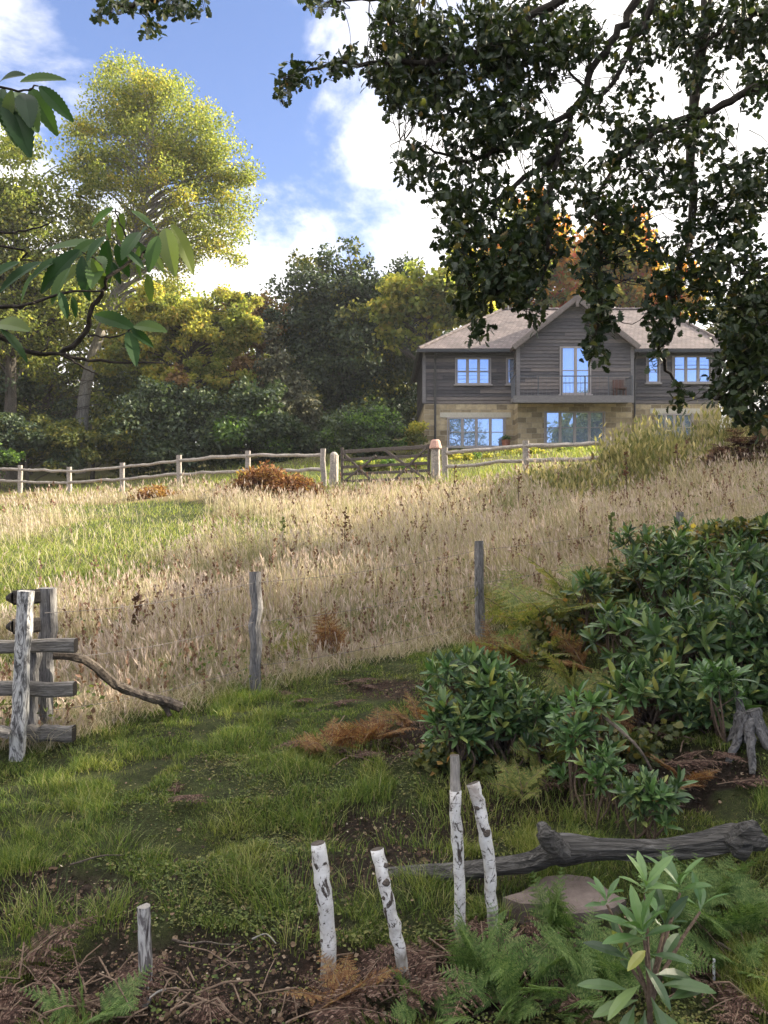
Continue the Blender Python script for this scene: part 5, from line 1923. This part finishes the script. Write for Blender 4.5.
tree('bush', 'dark undergrowth bush beneath the massive dark tree', 315, 462, 37.5, [(310, 440, 44, 20), (280, 452, 30, 14)], [M['darkgreen']], 6000, .18, .06, nc=30, group=BG, cat='bush')
M['bramble'] = L_('bramble_leaves', [(0, (.035, .05, .02)), (.5, (.075, .09, .03)), (.85, (.14, .14, .045)), (1, (.28, .15, .05))], .35, .5, .3)
for lab, px, row, Y, bl, n in (('bramble tangle with olive leaves over the top of the large rhododendron', 690, 600, 7.1, [(660, 548, 44, 20), (720, 535, 40, 18), (620, 580, 26, 22), (760, 530, 20, 16)], 2600),
                               ('bramble patch with some red leaves on the bank left of the large rhododendron', 560, 690, 6.9, [(560, 640, 40, 34), (530, 660, 30, 24), (590, 610, 24, 24)], 1800),
                               ('bramble straggling over the shaded bank between the small rhododendrons', 600, 770, 4.9, [(600, 740, 50, 24), (650, 745, 40, 22), (560, 760, 30, 20), (690, 760, 40, 18)], 1500),
                               ('low bramble beneath the mid sized rhododendron', 455, 770, 4.9, [(450, 758, 34, 14), (500, 765, 40, 16)], 900)):
    tree('bramble', lab, px, row, Y, bl, [M['bramble'], M['golden']], n, .05, .01, nc=50, group='brambles on the bank', cat='bramble', pale=.06, clump=.22, base=BROAD)
HP = leafmat('rust_brown_bracken_heap', [(0, (.07, .03, .018)), (.4, (.15, .065, .034)), (.75, (.24, .12, .06)), (1, (.3, .2, .09))], .35, .8, .1)
HP2 = leafmat('orange_bracken_heap', [(0, (.12, .06, .025)), (.5, (.26, .14, .05)), (1, (.38, .26, .09))], .4, .8, .1)
LONG = (DIAMOND[0] * np.array([.6, 1, .8]), DIAMOND[1])
tree('bracken_clump', 'large rusty brown bracken heap left of the field gate', 272, 500, 22.3, [(262, 480, 30, 15), (285, 484, 32, 13), (245, 487, 24, 11), (305, 488, 20, 9), (268, 474, 16, 9)], [HP, HP2], 5200, .13, .012, nc=90, cat='bracken', pale=.25, clump=.2, base=LONG, depth=.8)
tree('bracken_clump', 'small orange brown bracken clump by the fence, left of the large heap', 158, 508, 24.6, [(152, 495, 18, 9), (170, 497, 16, 8), (140, 498, 12, 6)], [HP2, HP], 2400, .12, .01, nc=50, cat='bracken', pale=.4, clump=.2, base=LONG, depth=.8)
# garden plants below the windows
for px, row, Y, rx, ry, lab, mt, pl in ((470, 462, 29.5, 40, 4.5, 'low yellow green garden shrubs left, below the left ground floor window', ['freshgreen', 'golden'], .6), (527, 458, 30, 26, 4.5, 'yellow flowering garden plant below the wall between the lower windows', ['golden', 'yellowgreen'], .5),
                                       (580, 456, 30, 26, 4, 'low green garden shrub below the middle window', ['freshgreen', 'yellowgreen'], .5), (395, 470, 27.5, 45, 5, 'low sunlit green plants seen through the field gate', ['freshgreen', 'yellowgreen'], .5)):
    tree('garden_shrub', lab, px, row, Y, [(px, row - ry, rx, ry), (px - rx * .5, row - ry * 1.1, rx * .4, ry), (px + rx * .4, row - ry, rx * .5, ry * .9)], [M[q] for q in mt], 3500, .1, .02, nc=40, group='plants in the garden before the house', cat='shrub', pale=pl, clump=.3, depth=.5)
planter = thing('flower_pot', 'small reddish brown pot by the house wall between the lower windows', 'pot', (hx(506, 33.5), 33.5, 4.3))
mb = MB()
c = np.array(ORG[planter.name])
z0 = hgt(c[0], c[1])
mb.tube([(c[0], c[1], z0 - .05), (c[0], c[1], z0 + .2), (c[0], c[1], z0 + .32), (c[0], c[1], z0 + .36)], [.13, .17, .19, .2], 14)
mb.build('body', woodmat('terracotta', [(.3, (.2, .075, .05)), (.7, (.34, .14, .09))], (5, 5, 5), 3), planter)
mb = MB()
q = c + np.clip(rng.normal(0, .08, (260, 3)), -.15, .15)
q[:, 2] = z0 + .42 + np.clip(rng.normal(0, .05, 260), -.1, .1)
mb.leaves(DIAMOND, q, unit(260), unit(260), .1)
mb.build('plant', M['freshgreen'], planter)

# trees out of frame on the right whose shade falls on the near slope
SG = 'trees on the right out of the picture'
for i, (x, y, top, rr_) in enumerate([(17, 2.5, 10.4, 2.9), (16.5, 7, 10.4, 2.9), (16, 11.5, 10.4, 2.8), (16.5, 15.4, 10, 2.8), (16.8, 19.4, 8.9, 2.6), (17.8, 22.8, 7.5, 2.2)]):
    g = hgt(x, y)
    u = lambda xx, zz: (384 + F * xx / y, 512 - F * (zz - EYE) / y) if y > 0 else None
    b = np.array([x, y, g - .2])
    root = thing('broadleaf_tree', 'broad leafy tree standing to the right of the view, shading the slope', 'tree', b, SG)
    nc, n = 60, 7000
    d = unit(nc)
    hgt_c = (g + 1.2 + top) / 2
    cl = np.array([x, y, hgt_c]) + d * np.array([rr_, rr_, (top - g - 1.2) / 2]) * (rng.random(nc) ** .4)[:, None]
    wb = MB()
    tp = smooth_path([b, b + (0, 0, 2.5), (x + .2, y, hgt_c), (x, y, top - 1)], 5)
    wb.tube(tp, np.linspace(.35, .07, len(tp)), 9, jit=.05)
    wb.build('trunk', M['bark'], root)
    wb = MB()
    for c in cl[::2]:
        limb(wb, tp[rng.integers(4, len(tp) - 2)], c, .09, .02, sides=5)
    wb.build('branches', M['bark'], root)
    idx = np.repeat(np.arange(nc), n // nc)
    dd = unit(len(idx))
    mb = MB()
    mb.leaves(BROAD, cl[idx] + dd * (rng.random(len(idx)) ** .5 * 1.25)[:, None], unit(len(idx)), dd + (0, 0, .5), rng.uniform(.2, .34, len(idx)))
    mb.build('crown', M['olive'], root)

# ------------------------------------------------------------------ the big oak leaning in from the right
def oak():
    b = np.array([5.4, 4.4, hgt(5.4, 4.4) - .15])
    root = thing('oak_tree', 'large dark leaved oak whose boughs hang over the view at the upper right', 'tree', b)
    wb = MB()
    tr = smooth_path([b, (5.35, 4.4, 2.4), (5.2, 4.5, 4.3), (5.0, 4.6, 6.0), (5.2, 4.7, 8.2), (5.0, 5.0, 10.5)], 5)
    wb.tube(tr, np.interp(np.linspace(0, 1, len(tr)), [0, .1, .5, 1], [.5, .38, .3, .1]), 16, jit=.05)
    wb.build('trunk', M['bark'], root)
    T1, T2, T3 = np.array((5.2, 4.5, 4.3)), np.array((5.02, 4.6, 5.8)), np.array((5.15, 4.65, 7.4))
    limbs = [
        ([T2, P(900, -190, 5.0), P(740, -130, 5.0), P(640, 0, 5.0), P(605, 50, 5.0), P(573, 112, 5.0), P(558, 155, 4.9), P(548, 200, 4.8), P(549, 250, 4.75), P(538, 285, 4.7), P(518, 302, 4.7)], .036, .006),
        ([T1, P(950, 0, 4.7), P(850, 40, 4.8), P(768, 86, 4.8), P(715, 108, 4.85), P(680, 122, 4.9), P(640, 140, 4.8), P(600, 190, 4.7), P(598, 250, 4.6), P(597, 330, 4.5)], .036, .006),
        ([P(640, -20, 5.0), P(560, 0, 5.1), P(500, 40, 5.1), P(440, 62, 5.0), P(380, 62, 4.95), P(320, 66, 4.9), P(280, 86, 4.9)], .035, .005),
        ([T3, P(760, -300, 5.4), P(560, -220, 5.5), P(380, -120, 5.3), P(240, -40, 5.2), P(150, 0, 5.1), P(100, 10, 5.1)], .09, .006),
        ([T1 - (0, 0, 1.2), P(960, 200, 4.5), P(840, 240, 4.6), P(770, 290, 4.6), P(745, 340, 4.6), P(730, 390, 4.6), P(715, 400, 4.5)], .06, .006),
        ([T3, P(800, -160, 5.6), P(720, -40, 5.7), P(700, 60, 5.6), P(690, 150, 5.4), P(692, 220, 5.2), P(672, 290, 5.0), P(660, 350, 4.9), P(680, 398, 4.9)], .06, .006),
        ([P(573, 112, 5.0), P(520, 140, 5.0), P(470, 160, 5.0), P(430, 150, 4.95), P(400, 140, 4.9)], .02, .004),
        ([P(558, 155, 4.9), P(510, 190, 4.9), P(470, 220, 4.8), P(455, 260, 4.8)], .02, .004),
        ([P(620, -60, 5.0), P(520, -40, 5.2), P(440, -20, 5.2), P(380, 0, 5.1), P(330, 2, 5.1)], .03, .004),
        ([P(770, 290, 4.6), P(765, 350, 4.5), P(750, 400, 4.5)], .02, .005),
        ([P(660, -40, 5.3), P(640, 30, 5.3), P(600, 95, 5.2), P(560, 60, 5.3)], .03, .006),
        ([P(548, 200, 4.8), P(520, 250, 4.7), P(500, 285, 4.7), P(470, 285, 4.7)], .018, .004),
        ([P(850, 40, 4.8), P(790, 20, 5.0), P(740, 20, 5.1), P(700, 50, 5.1)], .03, .006),
    ]
    paths = []
    for pts, r0, r1 in limbs:
        wb = MB()
        p = smooth_path(pts, 6)
        p[2:-1] += rng.normal(0, .012, (len(p) - 3, 3))
        wb.tube(p, np.linspace(r0, r1, len(p)), 8, jit=.06)
        wb.build('bough', M['twig'], root)
        paths.append(p)
    allp = np.concatenate(paths)
    # leaf clumps: centre and half sizes in the picture, distance, relative density
    C = [(150, 4, 50, 7, 5.1, 1), (105, 12, 10, 10, 5.1, .9), (185, 10, 22, 9, 5.1, .8), (152, 28, 9, 9, 5.1, .9), (325, 2, 22, 7, 5.1, 1),
         (283, 88, 8, 12, 4.9, 1), (298, 72, 16, 12, 4.9, 1), (330, 66, 18, 9, 4.9, 1), (350, 55, 12, 14, 4.9, .8),
         (405, 25, 35, 32, 5.1, 1.1), (385, 66, 26, 22, 5.0, 1.1), (400, 95, 22, 20, 5.0, 1), (440, 105, 32, 24, 5.0, 1), (430, 60, 40, 36, 5.2, 1.1), (480, 40, 46, 42, 5.2, 1.1),
         (525, 50, 42, 50, 5.2, 1.1), (475, 140, 34, 30, 5.0, .85), (505, 115, 36, 36, 5.0, 1), (412, 150, 16, 10, 4.9, .6), (418, 168, 22, 14, 4.9, 1), (450, 190, 20, 24, 4.9, .8),
         (462, 235, 24, 38, 4.8, .85), (500, 262, 44, 34, 4.7, 1.2), (488, 200, 30, 28, 4.8, .7), (540, 235, 32, 32, 4.7, .8), (520, 288, 28, 15, 4.7, 1.2), (475, 298, 28, 14, 4.7, 1), (480, 330, 8, 11, 4.7, 1), (535, 318, 9, 12, 4.7, .8),
         (555, 150, 24, 30, 5.0, .8), (570, 35, 32, 32, 5.2, 1.1), (595, 108, 20, 18, 5.1, .9), (610, 215, 30, 32, 4.7, .75), (598, 262, 22, 28, 4.6, .75), (600, 305, 15, 30, 4.5, 1.1), (596, 345, 11, 17, 4.5, 1.1),
         (640, 130, 34, 20, 4.9, .8), (625, 60, 22, 22, 5.3, .5), (668, 25, 40, 36, 5.4, 1), (740, 25, 40, 34, 5.2, 1.1), (755, 85, 18, 24, 5.0, .6), (700, 132, 36, 22, 4.9, .75), (660, 180, 34, 26, 4.9, .65),
         (720, 200, 44, 42, 4.9, .6), (690, 258, 38, 36, 4.9, .55), (740, 275, 36, 42, 4.7, .8), (650, 245, 22, 26, 4.8, .4), (662, 308, 18, 32, 4.8, 1), (658, 352, 9, 20, 4.8, .9), (681, 398, 6, 12, 4.8, 1),
         (740, 350, 24, 42, 4.6, 1.1), (758, 340, 22, 54, 4.5, 1), (748, 400, 24, 24, 4.5, 1), (698, 314, 16, 14, 4.8, .7), (640, 95, 20, 16, 5.1, .5), (580, 185, 18, 22, 4.8, .7), (540, 190, 24, 20, 4.8, .7), (760, 180, 22, 34, 4.9, .9), (700, 75, 24, 20, 5.2, .7),
         (760, 418, 14, 12, 4.5, .8), (712, 392, 9, 12, 4.6, .7), (620, 160, 20, 16, 4.9, .6)]
    lb, tb = MB(), MB()
    for px, py, rx, ry, Y, den in C:
        n = max(4, int(rx * ry * 3.14 / 25 * den))
        for _ in range(n):
            a, r = rng.random() * 6.28, rng.random() ** .55
            e = P(px + rx * r * math.cos(a), py + ry * r * math.sin(a), Y + rng.normal(0, .22))
            # twig from the nearest bough point a little way up-stream
            if rng.random() < .33:
                dd = np.linalg.norm(allp - e, axis=1)
                k = int(np.argmin(dd))
                s = allp[k]
                if dd[k] > .28:
                    s = e + (s - e) / dd[k] * .28
                mid = (s + e) / 2 + rng.normal(0, .035, 3)
                tb.tube(smooth_path([s, mid, e], 3), np.linspace(.0035, .0015, 7), 4, cap=False)
                td = e - mid
            else:
                td = unit(1)[0]
            td = td / (np.linalg.norm(td) + 1e-6)
            m = int(rng.integers(3, 7))
            ax = td * .7 + unit(m) * .9 + (0, 0, -.35)
            q = e + td * rng.uniform(-.06, .02, m)[:, None] + rng.normal(0, .012, (m, 3))
            nr = unit(m) * .8 + (0, 0, .7)
            lb.leaves(OAKLEAF, q, ax, nr, rng.uniform(.04, .074, m))
    lb.build('crown', M['oakleaf'], root)
    tb.build('twigs', M['twig'], root)
    # the rest of the crown, above and to the right of the picture
    nc = 110
    d = unit(nc)
    cl = np.array([5.6, 4.2, 7.2]) + d * np.array([3.6, 4.2, 3.4]) * (rng.random(nc) ** .4)[:, None]
    px, py = proj(cl)
    keep = ~((px > -150) & (px < 800) & (py > -120) & (cl[:, 1] > .4))
    cl = cl[keep]
    idx = np.repeat(np.arange(len(cl)), 60)
    dd = unit(len(idx))
    mb = MB()
    q = cl[idx] + dd * (rng.random(len(idx)) ** .5 * .75)[:, None]
    px, py = proj(q)
    keep = ~((px > -20) & (px < 790) & (py > -20) & (q[:, 1] > .3))
    q, dd = q[keep], dd[keep]
    mb.leaves(BROAD, q, unit(len(q)), dd + (0, 0, .5), rng.uniform(.1, .17, len(q)))
    mb.build('upper_crown', M['oakleaf'], root)
    wb = MB()
    for c in cl[::3]:
        limb(wb, tr[rng.integers(10, len(tr) - 2)], c, .05, .012, sides=5)
    wb.build('upper_branches', M['twig'], root)


oak()


# ------------------------------------------------------------------ sweet chestnut branch reaching in from the left
def chestnut():
    m = leafmat('chestnut_leaf_green', [(0, (.018, .045, .018)), (.5, (.034, .075, .025)), (.8, (.07, .12, .034)), (1, (.16, .19, .06))], .38, .55, .18, tcol=(1.3, 1.4, .6))
    Y0 = 2.4
    b = np.array([-2.3, 2.5, hgt(-2.3, 2.5) - .1])
    root = thing('chestnut_tree', 'sweet chestnut branch with long toothed leaves reaching in from the left edge', 'tree', b)
    wb = MB()
    tr = smooth_path([b, (-2.28, 2.5, 1.0), (-2.2, 2.45, 2.0), (-2.25, 2.4, 3.2), (-2.2, 2.4, 4.0)], 5)
    wb.tube(tr, np.linspace(.06, .02, len(tr)), 10, jit=.06)
    wb.build('trunk', M['bark'], root)
    B = [([(-320, 260), (-120, 300), (0, 337), (25, 351), (64, 355), (100, 361), (163, 363)], .0125, .003, 0),
         ([(60, 355), (83, 336), (91, 310), (103, 294), (108, 278), (134, 260), (152, 246), (166, 232)], .0095, .0025, 0),
         ([(-250, 250), (-100, 300), (0, 307), (25, 305), (63, 293), (104, 291)], .008, .003, -.06),
         ([(-200, 200), (-80, 232), (0, 233), (19, 232), (38, 228), (53, 221)], .006, .002, .1),
         ([(-150, 215), (0, 247), (20, 258), (41, 263)], .005, .002, .1),
         ([(-250, 60), (-100, 80), (0, 88), (25, 90), (38, 86)], .006, .002, -.05),
         ([(88, 336), (105, 337), (125, 334), (131, 329)], .0035, .0015, 0), ([(64, 355), (80, 366), (98, 374)], .0045, .002, 0), ([(40, 354), (47, 345), (48, 336)], .003, .0015, 0),
         ([(104, 291), (104, 275), (98, 262), (82, 252)], .004, .002, 0), ([(134, 260), (128, 240), (118, 220), (115, 208)], .004, .002, 0.02)]
    for pts, r0, r1, dy in B:
        q = [P(x, y, Y0 + dy + rng.normal(0, .015)) for x, y in pts]
        if pts[0][0] < -100:
            k = int(np.argmin(np.linalg.norm(tr - q[0], axis=1)))
            q[0] = tr[k]
        p = smooth_path(q, 4)
        p[1:-1] += rng.normal(0, .0025, (len(p) - 2, 3))
        wb = MB()
        wb.tube(p, np.linspace(r0, r1, len(p)), 7, jit=.1)
        wb.build('branch', M['twig'], root)
    Lv = [((114, 208), (92, 226)), ((112, 216), (107, 238)), ((123, 213), (119, 242)), ((131, 211), (158, 233)), ((148, 228), (132, 247)), ((165, 228), (171, 270)), ((171, 224), (192, 270)),
          ((108, 240), (105, 284)), ((80, 250), (42, 292)), ((82, 256), (84, 296)), ((100, 246), (42, 252)), ((42, 262), (2, 290)), ((36, 272), (20, 300)), ((140, 246), (137, 277)), ((150, 252), (160, 270)),
          ((60, 292), (66, 316)), ((72, 296), (76, 316)), ((94, 315), (128, 331)), ((128, 331), (135, 362)), ((131, 328), (149, 347)), ((134, 326), (160, 333)), ((0, 329), (26, 360)), ((-5, 325), (20, 332)),
          ((20, 82), (60, 80)), ((30, 88), (50, 130)), ((39, 86), (66, 119)), ((25, 94), (28, 122)), ((9, 97), (23, 148)), ((0, 82), (18, 76)), ((3, 88), (-2, 118)), ((15, 92), (32, 126)), ((12, 90), (6, 125)), ((-5, 95), (14, 140)),
          ((90, 262), (60, 286)), ((112, 262), (118, 282)), ((125, 250), (142, 268)), ((60, 258), (30, 280)), ((102, 256), (92, 284)), ((20, 262), (-10, 280)), ((148, 274), (150, 300)), ((96, 240), (70, 262)), ((116, 244), (126, 276)), ((106, 236), (88, 258)), ((140, 232), (124, 256)), ((158, 236), (150, 268)), ((70, 268), (52, 300)), ((92, 258), (104, 290)), ((132, 240), (150, 262))]
    mb = MB()
    for (x0, y0), (x1, y1) in Lv:
        dy = rng.normal(0, .05)
        a, e = P(x0, y0, Y0 + dy), P(x1, y1, Y0 + dy + rng.normal(0, .05))
        d = e - a
        L = np.linalg.norm(d) * 1.06
        nr = np.array([rng.normal(0, .35), -1 + rng.normal(0, .3), .7 + rng.normal(0, .3)])
        mb.leaves(CHESTNUT, a[None], d[None] + (0, 0, L * .16), nr[None], L)
    mb.build('foliage', m, root)
    # leaves further up the sapling, outside the picture
    mb = MB()
    q = tr[rng.integers(10, len(tr), 90)] + rng.normal(0, .3, (90, 3)) * (1, 1, .8)
    q[:, 0] = np.minimum(q[:, 0], -1.5)
    mb.leaves(CHESTNUT, q, unit(90) + (0, 0, -.5), unit(90) + (0, 0, .8), rng.uniform(.12, .18, 90))
    mb.build('upper_foliage', m, root)


chestnut()


# ------------------------------------------------------------------ lens flare imitated by a thin added haze
def veil():
    mb = MB()
    mb.box((-350, -450, -6), (350, 470, 31))
    m, t, o = nodes('thin_veil')
    v = t.nodes.new('ShaderNodeVolumePrincipled')
    v.inputs['Color'].default_value = (.9, .93, 1, 1)
    v.inputs['Density'].default_value = VEIL
    v.inputs['Anisotropy'].default_value = .3
    t.links.new(v.outputs[0], o.inputs['Volume'])
    ob = mb.build('veil', m)
    ob['kind'] = 'stuff'
    ob['label'] = 'thin pale haze added to imitate lens flare over the far trees'
    ob['category'] = 'veil'


VEIL = .00035
veil()
